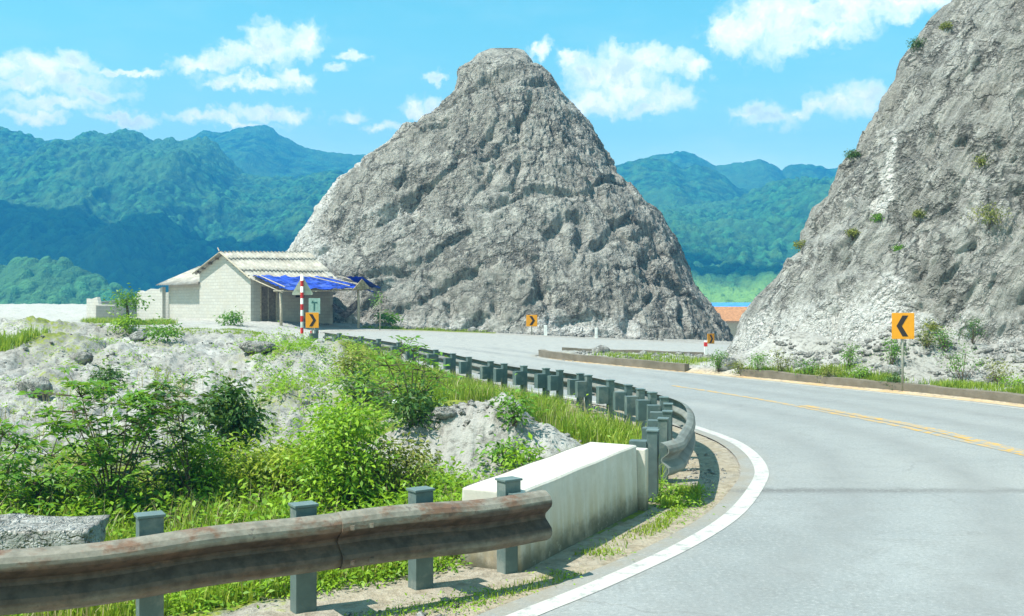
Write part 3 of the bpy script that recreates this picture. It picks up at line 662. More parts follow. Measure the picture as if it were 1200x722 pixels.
def build_cliff():
    base = np.array(CLIFF_BASE+CLIFF_BASE[:1], float)
    topr = np.array([(24.2,42.6),(24.4,41.8),(25,41.0),(26,40.4),(28,39.9),(31,39.6),(36,39.6),(46,40),(62,46),(56,66),(42,60),(33,54),(28,47.6),(25,43.4)], float); topr = np.vstack([topr, topr[:1]])
    seg = np.array([40, 60, 70, 90, 110, 130, 90, 16, 8, 8, 16, 30, 40, 24])
    def res(pl):
        o = []
        for i, k in enumerate(seg):
            t = np.linspace(0, 1, k, endpoint=False)[:, None]; n = len(pl)-1
            p0, p1, p2, p3 = pl[(i-1) % n], pl[i], pl[(i+1) % n], pl[(i+2) % n]
            o.append(.5*((2*p1)+(-p0+p2)*t+(2*p0-5*p1+4*p2-p3)*t*t+(-p0+3*p1-3*p2+p3)*t**3))
        return np.vstack(o)
    B, T = res(base), res(topr)
    hh = np.linspace(0, 1, 420); h = -1.5+28*hh
    prof = [(-1.5,-.05),(0,0),(1.9,.058),(3.6,.125),(5.6,.212),(9.3,.335),(12.0,.452),(15.1,.60),(20,.80),(24,.93),(26.5,1)]
    s = np.interp(h, [q[0] for q in prof], [q[1] for q in prof])
    P2 = B[None]*(1-s)[:, None, None]+T[None]*s[:, None, None]
    P = np.concatenate([P2, np.repeat(h[:, None], len(B), 1)[..., None]], 2)
    def disp(V):
        q = V; warp = np.stack([fbm(q*.14+i*7, 3) for i in range(3)], 1); q2 = q+warp*1.8
        d = fbm(q2*.12+24, 3)*.28
        diag = q2@np.array([[.66, .3, -.5], [.0, 1, .2], [.55, .1, .62]]).T
        d += fbm(diag*np.array([.40, .3, .10])+2, 4, .5)*.36
        rd = fbm(diag*np.array([.30, .12, .06])+11, 3, .5, True); d -= np.clip(rd-.52, 0, 1)*1.5
        rv = fbm(q2*np.array([.45, .45, .2])+91, 3, .5, True); d -= np.clip(rv-.58, 0, 1)*1.0
        stp = diag[:, 2]*.55+fbm(q2*.25+61, 3)*1.4; d += (np.abs((stp % 1)-.35)-.2)*.26
        d += fbm(diag*np.array([1.1, 1.0, .4])+8, 4, .6)*.16+fbm(diag*np.array([3.4, 3.2, 1.2])+1, 4, .66)*.15
        d += np.abs(fbm(diag*np.array([2.2, 2, .8])+77, 3, .6))*-.16
        return d*(.45+.55*sstep(-1, 4, V[:, 2]))
    def seen(V): return (V[:, 0]/V[:, 1]*FPX+600, 361-(V[:, 2]-CAM_H)/V[:, 1]*FPX)
    def pale(V):
        n = fbm(V*.3, 3); n2 = fbm(V*1.1+5, 3)
        # chute of fresh rock and broken paler bands, fixed to the rock face
        x, z = V[:, 0], V[:, 2]
        m = .9*np.exp(-((x+.3*n2-(13.55+(z-5.8)*.30))/(.10+.045*(10.4-z).clip(0)))**2)*sstep(5.3, 6.4, z)*sstep(10.6, 8.2, z)*(1+.7*n2)
        m += .6*np.exp(-((x-18.6)/.9)**2)*sstep(5, 7, z)*sstep(11, 9.5, z)
        m += .62*sstep(4.4, .4, z)*np.where(x < 20, 1, .6)*(1+1.2*n2)
        m += .36*np.exp(-((x-(10.6+z*.62))/1.3)**2)*sstep(7.5, 3, z)
        return np.clip(m*(1+.9*n), 0, 1)
    def moss(V): return np.clip(.25*fbm(V*.25+15, 3)+.32*np.exp(-((V[:, 0]-17.5)/2.5)**2-((V[:, 2]-5.2)/2.)**2)+.3*np.exp(-((V[:, 0]-14.2)/1.)**2-((V[:, 2]-2.4)/.8)**2), 0, 1)
    return rock('cliff', P, M_CLIFF, disp, dict(pale=pale, moss=moss))
CLV, CLN = build_cliff()
CL_PX = CLV[:, 0]/CLV[:, 1]*FPX+600; CL_PY = 361-(CLV[:, 2]-CAM_H)/CLV[:, 1]*FPX
def on_cliff(px, py):
    d = np.hypot(CL_PX-px, CL_PY-py); k = np.where(d < max(3, d.min()*1.2))[0]; k = k[np.argmin(CLV[k, 1])]
    return Vector(CLV[k]), Vector(CLN[k])

# ------------------------------------------------------------------ mountains and valley
def m_forest(bright):
    def fn(t, p, o):
        P = t.pos(); n0 = t.noise(P, .006, 5, .6); n1 = t.noise(P, .05, 5, .65); f = t.attr('crown')
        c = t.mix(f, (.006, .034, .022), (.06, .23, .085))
        n3 = t.noise(P, .16, 5, .7); c = t.mix(t.ramp(n3, .36, .56, .85, 0), c, (.008, .030, .015)); c = t.mix(t.ramp(n1, .45, .65, 0, .55), c, (.10, .22, .055))
        c = t.mix(t.ramp(n0, .42, .62, 0, .55), c, (.085, .20, .075))
        c = t.mix(t.math('MULTIPLY', t.attr('field'), t.ramp(n1, .3, .6, .5, 1)), c, (.20, .36, .08))
        c = t.mix(1.0, c, (bright, bright, bright), 'MULTIPLY')
        t.put(p.inputs['Base Color'], c); p.inputs['Roughness'].default_value = .95; p.inputs['Specular IOR Level'].default_value = .1
        t.put(p.inputs['Normal'], t.bump(t.math('ADD', t.noise(P, .35, 4, .7), n1), .8, 4))
    return fn
M_FOREST = material('forest_cover', m_forest(1.))
def mountain(name, ridge, D, z0, depth, x0, x1, nx, ny, crown=8., spur=40., back=.35, field=0., seed=0, amp=1., foot_pow=1.0):
    """ridge: silhouette as (px, py) at distance D; the slope runs down towards the camera over `depth` metres to height z0"""
    rx = np.array([(q[0]-600)/FPX*D for q in ridge]); rz = np.array([CAM_H+(361-q[1])/FPX*D for q in ridge])
    xs = np.linspace(x0, x1, nx); v = np.concatenate([np.linspace(0, 1, int(ny*.85)), np.linspace(1, 1+back, ny-int(ny*.85)+1)[1:]])
    X, V = np.meshgrid(xs, v); Y = D-depth*(1-V)
    X = X*(Y/D)**.35
    H = np.interp(X.ravel()*(D/Y.ravel())**.35, rx, rz); x, y, vv = X.ravel(), Y.ravel(), V.ravel()
    p = v3(x, y)
    # spurs and gullies running down from the ridge
    sp = fbm(np.stack([x/spur+fbm(p/spur/2+seed, 2)*1.2, y/spur*.35, x*0+seed], 1), 4, .55, True)
    lump = fbm(p/(spur*1.6)+seed*3, 4, .5)
    up = np.where(vv <= 1, vv**foot_pow, 1-(vv-1)/back*.8)
    up = np.clip(up, 0, 1)
    side = np.sin(np.clip(vv, 0, 1)*math.pi)
    z = z0+(H-z0)*np.clip(up, 0, 1)
    z += side*(sp*.30+lump*.55)*spur*amp
    z += fbm(p/16+seed, 4, .6)*6.0*amp*np.clip(side+.15, 0, 1)
    cells, cid = worley(x/crown, y/crown, seed)
    cz = np.sqrt(np.clip(1-(cells/.75)**2, 0, 1))
    z += cz*crown*.55*(.4+1.1*cid)*np.where(crown > 6, .5, 1)
    fl = sstep(.30, .24, vv)*field if field else np.zeros(len(x))
    z = np.where(fl > .3, z-cz*crown*.3, z)
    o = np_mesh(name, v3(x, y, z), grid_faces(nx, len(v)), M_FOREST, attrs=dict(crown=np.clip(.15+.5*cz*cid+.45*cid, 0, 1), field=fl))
    return tag(o, kind='structure')
LEFT_RIDGE = [(-300,180),(-120,150),(0,152),(31,160),(55,168),(67,172),(85,172),(97,160),(108,156),(123,161),(149,153),(165,158),(179,166),(202,164),(215,169),(228,166),(241,164),(252,170),(261,179),(277,197),(287,207),(307,210),(348,211),(379,204),(392,201),(405,206),(430,222),(480,250),(560,290),(700,330),(900,350)]
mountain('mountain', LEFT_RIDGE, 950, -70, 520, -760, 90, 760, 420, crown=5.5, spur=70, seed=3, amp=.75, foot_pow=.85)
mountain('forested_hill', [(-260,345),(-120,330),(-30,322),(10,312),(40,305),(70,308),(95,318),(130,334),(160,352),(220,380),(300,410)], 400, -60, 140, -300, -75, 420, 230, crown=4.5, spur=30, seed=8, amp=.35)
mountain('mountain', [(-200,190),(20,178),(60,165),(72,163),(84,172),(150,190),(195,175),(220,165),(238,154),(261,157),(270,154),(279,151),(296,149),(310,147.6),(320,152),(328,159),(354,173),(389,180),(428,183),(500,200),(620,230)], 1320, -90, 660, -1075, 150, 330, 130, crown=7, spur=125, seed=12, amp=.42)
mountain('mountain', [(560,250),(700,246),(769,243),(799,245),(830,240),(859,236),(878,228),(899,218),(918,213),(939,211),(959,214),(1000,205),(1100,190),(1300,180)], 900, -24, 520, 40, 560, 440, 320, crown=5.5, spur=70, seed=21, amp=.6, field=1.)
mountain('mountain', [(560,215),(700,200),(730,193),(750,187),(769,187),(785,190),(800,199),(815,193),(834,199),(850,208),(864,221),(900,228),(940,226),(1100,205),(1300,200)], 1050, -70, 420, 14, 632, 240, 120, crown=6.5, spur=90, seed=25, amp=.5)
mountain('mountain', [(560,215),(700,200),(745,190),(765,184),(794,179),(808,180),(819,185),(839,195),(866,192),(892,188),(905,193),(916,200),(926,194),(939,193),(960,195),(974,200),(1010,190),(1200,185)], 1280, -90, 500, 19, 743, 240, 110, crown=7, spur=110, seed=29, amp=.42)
def valley():
    xs = np.linspace(-1550, 1550, 120); ys = np.linspace(130, 1530, 90); X, Y = np.meshgrid(xs, ys); x, y = X.ravel(), Y.ravel()
    z = -92+fbm(v3(x, y)/260, 3)*7
    o = np_mesh('valley', v3(x, y, z), grid_faces(120, 90), M_FOREST, attrs=dict(crown=.5+.5*fbm(v3(x, y)/90+4, 2), field=np.full(len(x), .6)))
    tag(o, kind='structure')
valley()

# ------------------------------------------------------------------ unseen cumulus added above the view, shaped to shade bands of the slopes
def m_cloud(t, p, o):
    p.inputs['Base Color'].default_value = (.92, .93, .95, 1); p.inputs['Roughness'].default_value = 1; p.inputs['Specular IOR Level'].default_value = 0
M_CLOUD = material('cloud_white', m_cloud)
def shadow_cloud(cx, cy, cz, rx, ry, rz, seed):
    nu, nv = 160, 80
    th = np.linspace(0, 2*math.pi, nu, endpoint=False); ph = np.linspace(.02, math.pi-.02, nv); T, Ph = np.meshgrid(th, ph)
    d = np.stack([np.sin(Ph)*np.cos(T), np.sin(Ph)*np.sin(T), np.cos(Ph)], -1).reshape(-1, 3)
    k = 1+.42*fbm(d*1.7+seed, 3)+.22*fbm(d*5+seed, 3, .55, True)
    q = d*k[:, None]; q[:, 2] = np.where(q[:, 2] < 0, q[:, 2]*.35, q[:, 2])
    V = q*np.array([rx, ry, rz])+np.array([cx, cy, cz])
    o = np_mesh('shadow_cloud', V, grid_faces(nu, nv, True), M_CLOUD); tag(o, kind='structure')
sh = Vector((SUN_DIR.x/SUN_DIR.z, SUN_DIR.y/SUN_DIR.z))
def cloud_over(x, y, z, alt, rx, ry, rz, seed):
    shadow_cloud(x+sh.x*(alt-z), y+sh.y*(alt-z), alt, rx, ry, rz, seed)
cloud_over(-265, 632, 30, 1050, 330, 74, 60, 3)
cloud_over(165, 552, 20, 1050, 110, 22, 20, 6)

# ------------------------------------------------------------------ air
def haze():
    mb = MB(); mb.box(-1600, 1600, -40, 1560, -118, 268)
    m = bpy.data.materials.new('haze_air'); m.use_nodes = True; t = NT(m.node_tree); t.n.clear()
    out = t.new('ShaderNodeOutputMaterial'); v = t.new('ShaderNodeVolumePrincipled'); t.l.new(v.outputs[0], out.inputs[1])
    v.inputs['Color'].default_value = (.05, .42, 1.0, 1); v.inputs['Density'].default_value = .00078; v.inputs['Anisotropy'].default_value = .1
    o = mb.build('haze', m); tag(o, kind='stuff')
haze()

# ------------------------------------------------------------------ guardrails
def z0(x, y): return float(G0(np.array([x]), np.array([y]))[0])
def wbeam(h0, h1, th=.006):
    H = h1-h0; d = .11
    f = [(0, 0), (.3*d, .02), (.75*d, .08), (.97*d, .16), (d, .22), (.92*d, .29), (.5*d, .38), (.15*d, .45), (.08*d, .5), (.15*d, .55), (.5*d, .62), (.92*d, .71), (d, .78), (.97*d, .84), (.75*d, .92), (.3*d, .98), (0, 1)]
    out = [(o, h0+H*h) for o, h in f]; inn = [(o-th-.006, h0+H*h) for o, h in f]
    return out+inn[::-1]
def post_parts(parent, x, y, zg, rz, h, w=.17, d=.15):
    M = Matrix.Translation((x, y, zg)) @ Matrix.Rotation(rz, 4, 'Z')
    p = MB().box(-w/2, w/2, -d/2, d/2, -.5, h, M).build('post', M_POST, parent, bevel=.008)
    MB().box(-w/2-.012, w/2+.012, -d/2-.012, d/2+.012, h+.001, h+.022, M).build('cap', M_POSTCAP, p, bevel=.004)
    return M, p
def near_rail():
    g = thing('guardrail', 'rusty dented guardrail in the foreground, ending beside the white parapet', 'guardrail')
    nn = normals2(NEARS); path = np.column_stack([NEARS, np.zeros(len(NEARS))])
    k = np.argmin(np.abs(NEARS[:, 0]+1.38))
    # slight dents and a sag towards the end
    for i in range(len(path)):
        s = i*.08; path[i, 2] = .012*math.sin(s*1.9)+.008*math.sin(s*4.1)-.035*max(0, (i-len(path)+14)/14)
        path[i, :2] += nn[i]*(.015*math.sin(s*2.3+1))
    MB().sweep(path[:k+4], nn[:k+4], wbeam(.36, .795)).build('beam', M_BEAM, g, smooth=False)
    p2 = path[k:].copy(); p2[:, :2] += nn[k:]*.022; p2[:, 2] += .004
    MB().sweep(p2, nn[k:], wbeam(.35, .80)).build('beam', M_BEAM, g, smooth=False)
    for dz in (.43, .70):
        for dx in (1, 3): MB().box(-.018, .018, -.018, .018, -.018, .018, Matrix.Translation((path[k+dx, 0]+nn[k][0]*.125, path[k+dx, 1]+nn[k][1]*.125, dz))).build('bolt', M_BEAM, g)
    for x, y, h in ((-4.0,6.95,.85),(-2.66,7.52,.87),(-1.67,8.2,.815),(-.79,8.86,.82),(-.03,9.38,.82)):
        i = np.argmin(np.hypot(NEARS[:, 0]-x, NEARS[:, 1]-y)); a = math.atan2(-nn[i][0], nn[i][1])
        rz = math.atan2(NEARS[min(i+2, len(NEARS)-1), 1]-NEARS[i-2, 1], NEARS[min(i+2, len(NEARS)-1), 0]-NEARS[i-2, 0])
        M, p = post_parts(g, x, y, 0, rz, h, .175, .14)
        q = np.array((x, y)); dist = abs(np.dot(NEARS[i]-q, nn[i]))
        MB().box(-.06, .06, -max(dist-.01, .1), -.075, .45, .72, M).build('block', M_POST, p)
near_rail()
def far_rail():
    g = thing('guardrail', 'long curved guardrail with teal posts winding along the outer bend', 'guardrail')
    nn = normals2(RAILS); off = RAILS+nn*.30
    path = np.column_stack([off, G0(off[:, 0], off[:, 1])])
    ext = path[0]-np.array([.26, .42, 0]); ext2 = path[0]-np.array([.11, .22, 0]); path = np.vstack([ext[None], ext2[None], path]); nn2 = np.vstack([(.80, -.6), (.88, -.47), nn])
    MB().sweep(path, nn2, wbeam(.36, .78)).build('beam', M_FARBEAM, g)
    s = np.concatenate([[0], np.cumsum(np.linalg.norm(np.diff(RAILS, axis=0), axis=1))])
    for q in list(RAIL):
        i = np.argmin(np.hypot(RAILS[:, 0]-q[0], RAILS[:, 1]-q[1])); x, y = RAILS[i]
        rz = math.atan2(nn[i][1], nn[i][0])+math.pi/2
        M, p = post_parts(g, x, y, z0(x, y), rz, .86, .17, .13)
        MB().box(-.10, .10, .07, .285, .38, .74, M).build('block', M_POST, p)
far_rail()

# white parapet
def parapet():
    a, b = Vector((-.14, 9.45)), Vector((1.28, 12.3)); d = (b-a).normalized(); n = Vector((d.y, -d.x)); L = (b-a).length
    mb = MB(); N = 26; prof = [(.27, -.5), (.25, .0), (.23, .76), (.22, .77), (-.36, .775), (-.37, .765), (-.40, .0), (-.42, -.5)]
    path = []; 
    for i in range(N+1): q = a+d*L*i/N; path.append((q.x, q.y, .003*math.sin(i*.7)-.06*(1-i/N)))
    o = thing('parapet', 'whitewashed concrete parapet wall between the two guardrails', 'wall')
    mb.sweep(path, [tuple(n)]*(N+1), prof).build('wall', M_WHITEWALL, o, bevel=.02)
    e = b+d*.08; M = Matrix.Translation((e.x, e.y, 0)) @ Matrix.Rotation(math.atan2(d.y, d.x), 4, 'Z')
    MB().box(-.06, .06, -.33, .12, -.5, .72, M).build('end_slab', M_WHITEWALL, o, bevel=.015)
parapet()

# kerb walls on the right and round the island
def kerb(label, pts, h, w, lift=0., base=-.3):
    pl = smooth_line(pts, .4); nn = normals2(pl); path = np.column_stack([pl, G0(pl[:, 0], pl[:, 1])+lift])
    path[:, 2] += fbm(np.column_stack([pl*.7, np.zeros(len(pl))]), 2)*.05
    o = MB().sweep(path, nn, [(0, base), (0, h-.02), (.03, h), (w, h), (w+.02, base)]).build('kerb_wall', M_KERB)
    return tag(o, label, 'kerb')
kerb('low stained concrete kerb wall behind the large left arrow sign', EDGE_R_pts := [(7.9,34.6),(9.6,32.0),(11.75,28.4),(13.0,25.0),(13.6,22),(14.0,15),(14.4,5)][::-1], .24, -.3)
kerb('brown stained kerb along the front of the roadside island', [(1.35,43.2),(1.7,42.3),(2.8,40.7),(4.7,38.4),(6.3,36.4)][::-1], .26, -.25)
kerb('dark low retaining kerb at the back of the roadside island', [(2.2,44.45),(5,43.85),(8.2,43.05)], .3, .22)

# ------------------------------------------------------------------ house by the bend
HX, HY, HZ = -14.8, 58.0, 1.66
def corrugated(x0, x1, yA, zA, yB, zB, pitch=.26, amp=.022, th=.02, segs=4, sag=0.):
    """sheet whose ridges run from (yA,zA) to (yB,zB); corrugation across x"""
    nx = int((x1-x0)/pitch*10); xs = np.linspace(x0, x1, nx); t = np.linspace(0, 1, segs)
    V = []
    for lay in (0, -th):
        for u in t:
            for x in xs: V.append((x, yA+(yB-yA)*u, zA+(zB-zA)*u+lay+amp*math.sin(2*math.pi*x/pitch)-sag*math.sin(math.pi*u)+.012*math.sin(x*1.3)))
    V = np.array(V); f = grid_faces(nx, segs); n = nx*segs
    side = [(i, i+1, n+i+1, n+i) for i in range(nx-1)]+[((segs-1)*nx+i, (segs-1)*nx+i+1, n+(segs-1)*nx+i+1, n+(segs-1)*nx+i) for i in range(nx-1)]
    side += [(j*nx, (j+1)*nx, n+(j+1)*nx, n+j*nx) for j in range(segs-1)]+[(j*nx+nx-1, (j+1)*nx+nx-1, n+(j+1)*nx+nx-1, n+j*nx+nx-1) for j in range(segs-1)]
    return V, np.vstack([f, f[:, ::-1]+n, np.array(side)])
def house():
    h = thing('house', 'small whitewashed block house with corrugated gable roof and blue tarpaulin porch', 'house', (HX, HY, HZ), R(45))
    W, L = 5.9, 5.6; zf, zb, zr, yr = 2.56, 2.95, 3.95, 2.92; T = .2
    # gable wall facing the camera, far gable, front and back walls
    MB().prism([(0,0,-.8),(0,W,-.8),(0,W,zb),(0,yr,zr),(0,0,zf)], (T,0,0)).build('gable_wall', M_BRICK, h)
    MB().prism([(L-T,0,-.8),(L-T,W,-.8),(L-T,W,zb),(L-T,yr,zr+.15),(L-T,0,zf+.1)], (T,0,0)).build('gable_wall', M_BRICK, h)
    MB().box(T, L-T, W-T, W-.003, -.8, zb-.02).build('back_wall', M_BRICK, h)
    fw = MB(); dx0, dx1, dz = .6, 1.75, 2.05; wx0, wx1, wz0, wz1 = 2.95, 3.6, 1.35, 2.0
    for b in ((T,dx0,-.8,zf),(dx0,dx1,dz,zf),(dx1,wx0,-.8,zf),(wx0,wx1,-.8,wz0),(wx0,wx1,wz1,zf),(wx1,L-T,-.8,zf)): fw.box(b[0], b[1], .003, T, b[2], b[3])
    fw.build('front_wall', M_BRICK_GREY, h)
    d = MB().box(dx0+.01, dx1-.01, .08, .13, -.05, dz-.01).build('door', M_WOOD, h)
    fr = MB(); fr.box(dx0, dx0+.08, -.02, .07, -.05, dz); fr.box(dx1-.08, dx1, -.02, .07, -.05, dz); fr.box(dx0+.08, dx1-.08, -.02, .07, dz-.08, dz); fr.box((dx0+dx1)/2-.02, (dx0+dx1)/2+.02, .06, .079, 0, dz-.09)
    fr.build('door_frame', M_POLE, d)
    wd = MB().box(wx0, wx1, .10, .13, wz0, wz1).build('window', M_DARK, h)
    fr = MB(); fr.box(wx0, wx0+.05, .02, .09, wz0, wz1); fr.box(wx1-.05, wx1, .02, .09, wz0, wz1); fr.box(wx0+.05, wx1-.05, .02, .09, wz0, wz0+.05); fr.box(wx0+.05, wx1-.05, .02, .09, wz1-.05, wz1); fr.build('window_frame', M_WOOD, wd)
    # roof sheets: three overlapping courses at the front, two behind
    rise = .22
    def zt(y, x): return 0
    rf = None
    sl = (zr-zf)/yr
    courses = [(yr+.05, zr+.10, 2.02, zr+.08-.9*sl+.03), (2.12, zr+.04-.8*sl, .62, zr+.04-2.3*sl+.02), (.72, zr-.01-2.2*sl, -.42, zr-.03-3.34*sl)]
    for i, (ya, za, yb, zb_) in enumerate(courses):
        V, f = corrugated(-.28, L+.3, ya, za, yb, zb_, amp=.045); V[:, 2] += (V[:, 0]/L)*rise*(V[:, 1]+.4)/3.3
        o = np_mesh('roof', V, f, M_ROOF, h, smooth=False) if i == 0 else np_mesh('roof_sheet', V, f, M_ROOF, rf, smooth=False)
        rf = rf or o
    slb = (zr-zb)/(W-yr)
    for i, (ya, za, yb, zb_) in enumerate([(yr-.05, zr+.09, 4.6, zr+.06-1.68*slb), (4.5, zr+.03-1.58*slb, W+.3, zr-.02-3.28*slb)]):
        V, f = corrugated(-.28, L+.3, ya, za, yb, zb_, amp=.045); V[:, 2] += (V[:, 0]/L)*rise*np.clip((W+.3-V[:, 1])/3.3, 0, 1)
        np_mesh('roof_sheet', V, f, M_ROOF, rf, smooth=False)
    # purlin ends showing at the gable, verge boards, ridge pole
    for y in (.15, .8, 1.5, 2.2): MB().box(-.24, .0-.003, y-.04, y+.04, zf+(y*sl)-.12, zf+y*sl-.02).build('purlin', M_WOOD, h)
    for y in (3.6, 4.4, 5.2, 5.75): MB().box(-.24, -.003, y-.04, y+.04, zb+(W-y)*slb-.12, zb+(W-y)*slb-.02).build('purlin', M_WOOD, h)
    for ya, za, yb, zb_ in ((yr, zr+.05, -.45, zf-.18), (yr, zr+.05, W+.3, zb-.12)):
        MB().tube([(-.30, ya, za), (-.30, yb, zb_)], .045, 6).build('verge_pole', M_POLE, h)
    MB().tube([(-.34, yr, zr+.12), (-.30, yr+.25, zr+.32)], .03, 6).build('ridge_stick', M_POLE, h)
    # lean-to room on the left
    MB().box(.5, .7, W+.02, 10.9, -.8, 2.25).build('lean_to_wall', M_BRICK, h)
    MB().prism([(.7,10.7,-.8),(4.2,10.7,-.8),(4.2,10.7,3.0),(2.8,10.7,3.45),(.7,10.7,2.35)], (0,.2,0)).build('lean_to_wall', M_BRICK, h)
    V, f = corrugated(0, 5.2, 0, 0, 1, 1, amp=.026)
    for (xa, za, xb, zb_) in ((-.15, 2.22, 2.85, 3.5), (2.75, 3.48, 4.6, 2.9)):
        V, f = corrugated(W-.1, 11.35, xa, za, xb, zb_, amp=.026); V = V[:, [1, 0, 2]]
        np_mesh('lean_to_roof', V, f, M_ROOF, h, smooth=False)
    # porch: poles, rafters, blue tarpaulin
    pp = MB
    for x, y, zt_ in ((.05,-3.05,1.62),(5.25,-3.05,1.85),(2.9,-3.05,1.72)):
        if x == 2.9: continue
        pp().tube([(x, y, -.8), (x+.02, y, .6), (x-.01, y+.02, zt_)], [.085, .08, .07], 8).build('porch_pole', M_POLE, h, smooth=True)
    MB().tube([(-.4, -3.05, 1.66), (3, -3.08, 1.72), (6.4, -3.02, 1.86)], .05, 6).build('porch_beam', M_POLE, h, smooth=True)
    for x in (0, 1.1, 2.2, 3.3, 4.4, 5.3): MB().tube([(x, .0, 2.42), (x-.05, -3.35, 1.58+.03*x)], .035, 6).build('rafter', M_POLE, h, smooth=True)
    nx, ny = 90, 50; xs = np.linspace(.1, 6.35, nx); ys = np.linspace(.0, 1, ny); X, Y = np.meshgrid(xs, ys); x, u = X.ravel(), Y.ravel()
    p = v3(x, u*3.4); wr = fbm(p*np.array([.9, 2.2, 1]), 4, .6, True)*.14+fbm(p*3.2+4, 3)*.03-.055*np.abs(np.sin(x*math.pi/1.1))
    yy = -.02-3.3*u*(1+.03*np.sin(x*2.6)); zz = 2.56-.86*u+.03*x*u+wr+np.where(x > 5.3, -(x-5.3)*.25, 0)
    tv = v3(x, yy, zz); f = grid_faces(nx, ny); np_mesh('tarpaulin', np.vstack([tv, tv-np.array([0, 0, .012])]), np.vstack([f, f[:, ::-1]+len(tv)]), M_TARP, h)
    # slanting battens lying over the tarpaulin and the little thatched end
    for x0_, x1_ in ((.3, .05), (3.6, 4.35), (4.6, 5.35), (5.9, 6.3)): MB().tube([(x0_, -.1, 2.66), (x1_, -3.45, 1.88+.03*x1_)], .032, 6).build('batten', M_POLE, h)
    g = MB().prism([(4.6,-3.42,1.80),(5.9,-3.42,1.84),(5.25,-3.42,2.42)], (0,.06,0)).build('porch_gable', M_THATCH, h)
    nx, ny = 40, 24; X, Y = np.meshgrid(np.linspace(0, 1, nx), np.linspace(0, 1, ny)); a, u = X.ravel(), Y.ravel(); wr = fbm(v3(a*3, u*3)+9, 4, .6, True)*.07
    tv = v3(5.2+1.35*a, -3.5+1.7*u, 2.5-.62*a+.1*u+wr); f = grid_faces(nx, ny); np_mesh('tarpaulin', np.vstack([tv, tv-np.array([0, 0, .012])]), np.vstack([f, f[:, ::-1]+len(tv)]), M_TARP, h)
    # shaded bench and pots on the porch
    return h
house()
def hp(x, y, z=0):
    c = math.cos(R(45)); return Vector((HX+c*x-c*y, HY+c*x+c*y, HZ+z))
def annex():
    t = thing('ruined_outbuilding', 'roofless broken block walls standing left of the house', 'ruin', (HX, HY, HZ), R(45))
    def crenel(name, pts, axis, th, m=M_BRICK): return MB().prism(pts, th).build(name, m, t)
    # stepped wall next to the lean-to
    crenel('wall', [(.1,10.95,-.9),(.1,14.6,-.9),(.1,14.6,1.75),(.1,14.1,1.9),(.1,13.6,1.8),(.1,12.6,2.0),(.1,11.6,1.95),(.1,10.95,2.1)], 0, (.22,0,0))
    crenel('wall', [(-.9,14.9,-1.2),(-.9,20.3,-1.2),(-.9,20.3,1.4),(-.9,19.6,1.35),(-.9,18.6,1.5),(-.9,18.3,.98),(-.9,15.6,.95),(-.9,14.9,.95)], 0, (.22,0,0))
    crenel('wall', [(-.68,20.08,-1.2),(3.2,20.08,-1.2),(3.2,20.08,1.5),(1.6,20.08,1.35),(-.68,20.08,1.1)], 0, (0,.2,0))
    crenel('wall', [(3.0,14.7,-1),(3.0,20.05,-1),(3.0,20.05,1.55),(3.0,18,1.75),(3.0,14.7,1.9)], 0, (.2,0,0), M_BRICK_GREY)
    MB().box(-2.6, -.92, 14.7, 14.9, -1.2, .9).build('wall', M_BRICK_GREY, t)
annex()
def hammock():
    a, b = hp(5.7, .1, 1.05), hp(5.3, -2.95, 1.25); nx, ny = 26, 12; V = []
    d = (b-a); side = Vector((d.y, -d.x, 0)).normalized()
    for j in range(ny):
        for i in range(nx):
            s = i/(nx-1); w_ = (j/(ny-1)-.5); wd = .08+1.0*math.sin(math.pi*s)**.6
            q = a+d*s+side*w_*wd*.7; q.z += -1.0*math.sin(math.pi*s)+abs(w_)*.55*math.sin(math.pi*s)
            V.append(tuple(q))
    V = np.array(V); f = grid_faces(nx, ny)
    o = np_mesh('hammock', np.vstack([V, V-np.array([0, 0, .02])]), np.vstack([f, f[:, ::-1]+len(V)]), M_CLOTH)
    tag(o, 'dark patterned hammock hanging between house and porch pole', 'hammock')
hammock()
q = place(220, 371)
def culvert():
    t0 = hp(-2.3, 13.6, -.15); mb = MB(); N = 24
    for i in range(N):
        a, b = 2*math.pi*i/N, 2*math.pi*(i+1)/N
        pts = [(math.cos(a)*.38, math.sin(a)*.38), (math.cos(b)*.38, math.sin(b)*.38), (math.cos(b)*.25, math.sin(b)*.25), (math.cos(a)*.25, math.sin(a)*.25)]
        vs = [(p[0], -.45, p[1]) for p in pts]+[(p[0], .45, p[1]) for p in pts]
        mb.add(vs, [(0,1,2,3),(7,6,5,4),(0,4,5,1),(2,6,7,3)])
    g = place(178, 373)
    o = mb.build('concrete_ring', M_STEEL, loc=(g[0], g[1], g[2]+.3)); o.rotation_euler = (0, 0, R(25))
    tag(o, 'dark round concrete pipe ring standing against the ruined walls', 'pipe')
culvert()

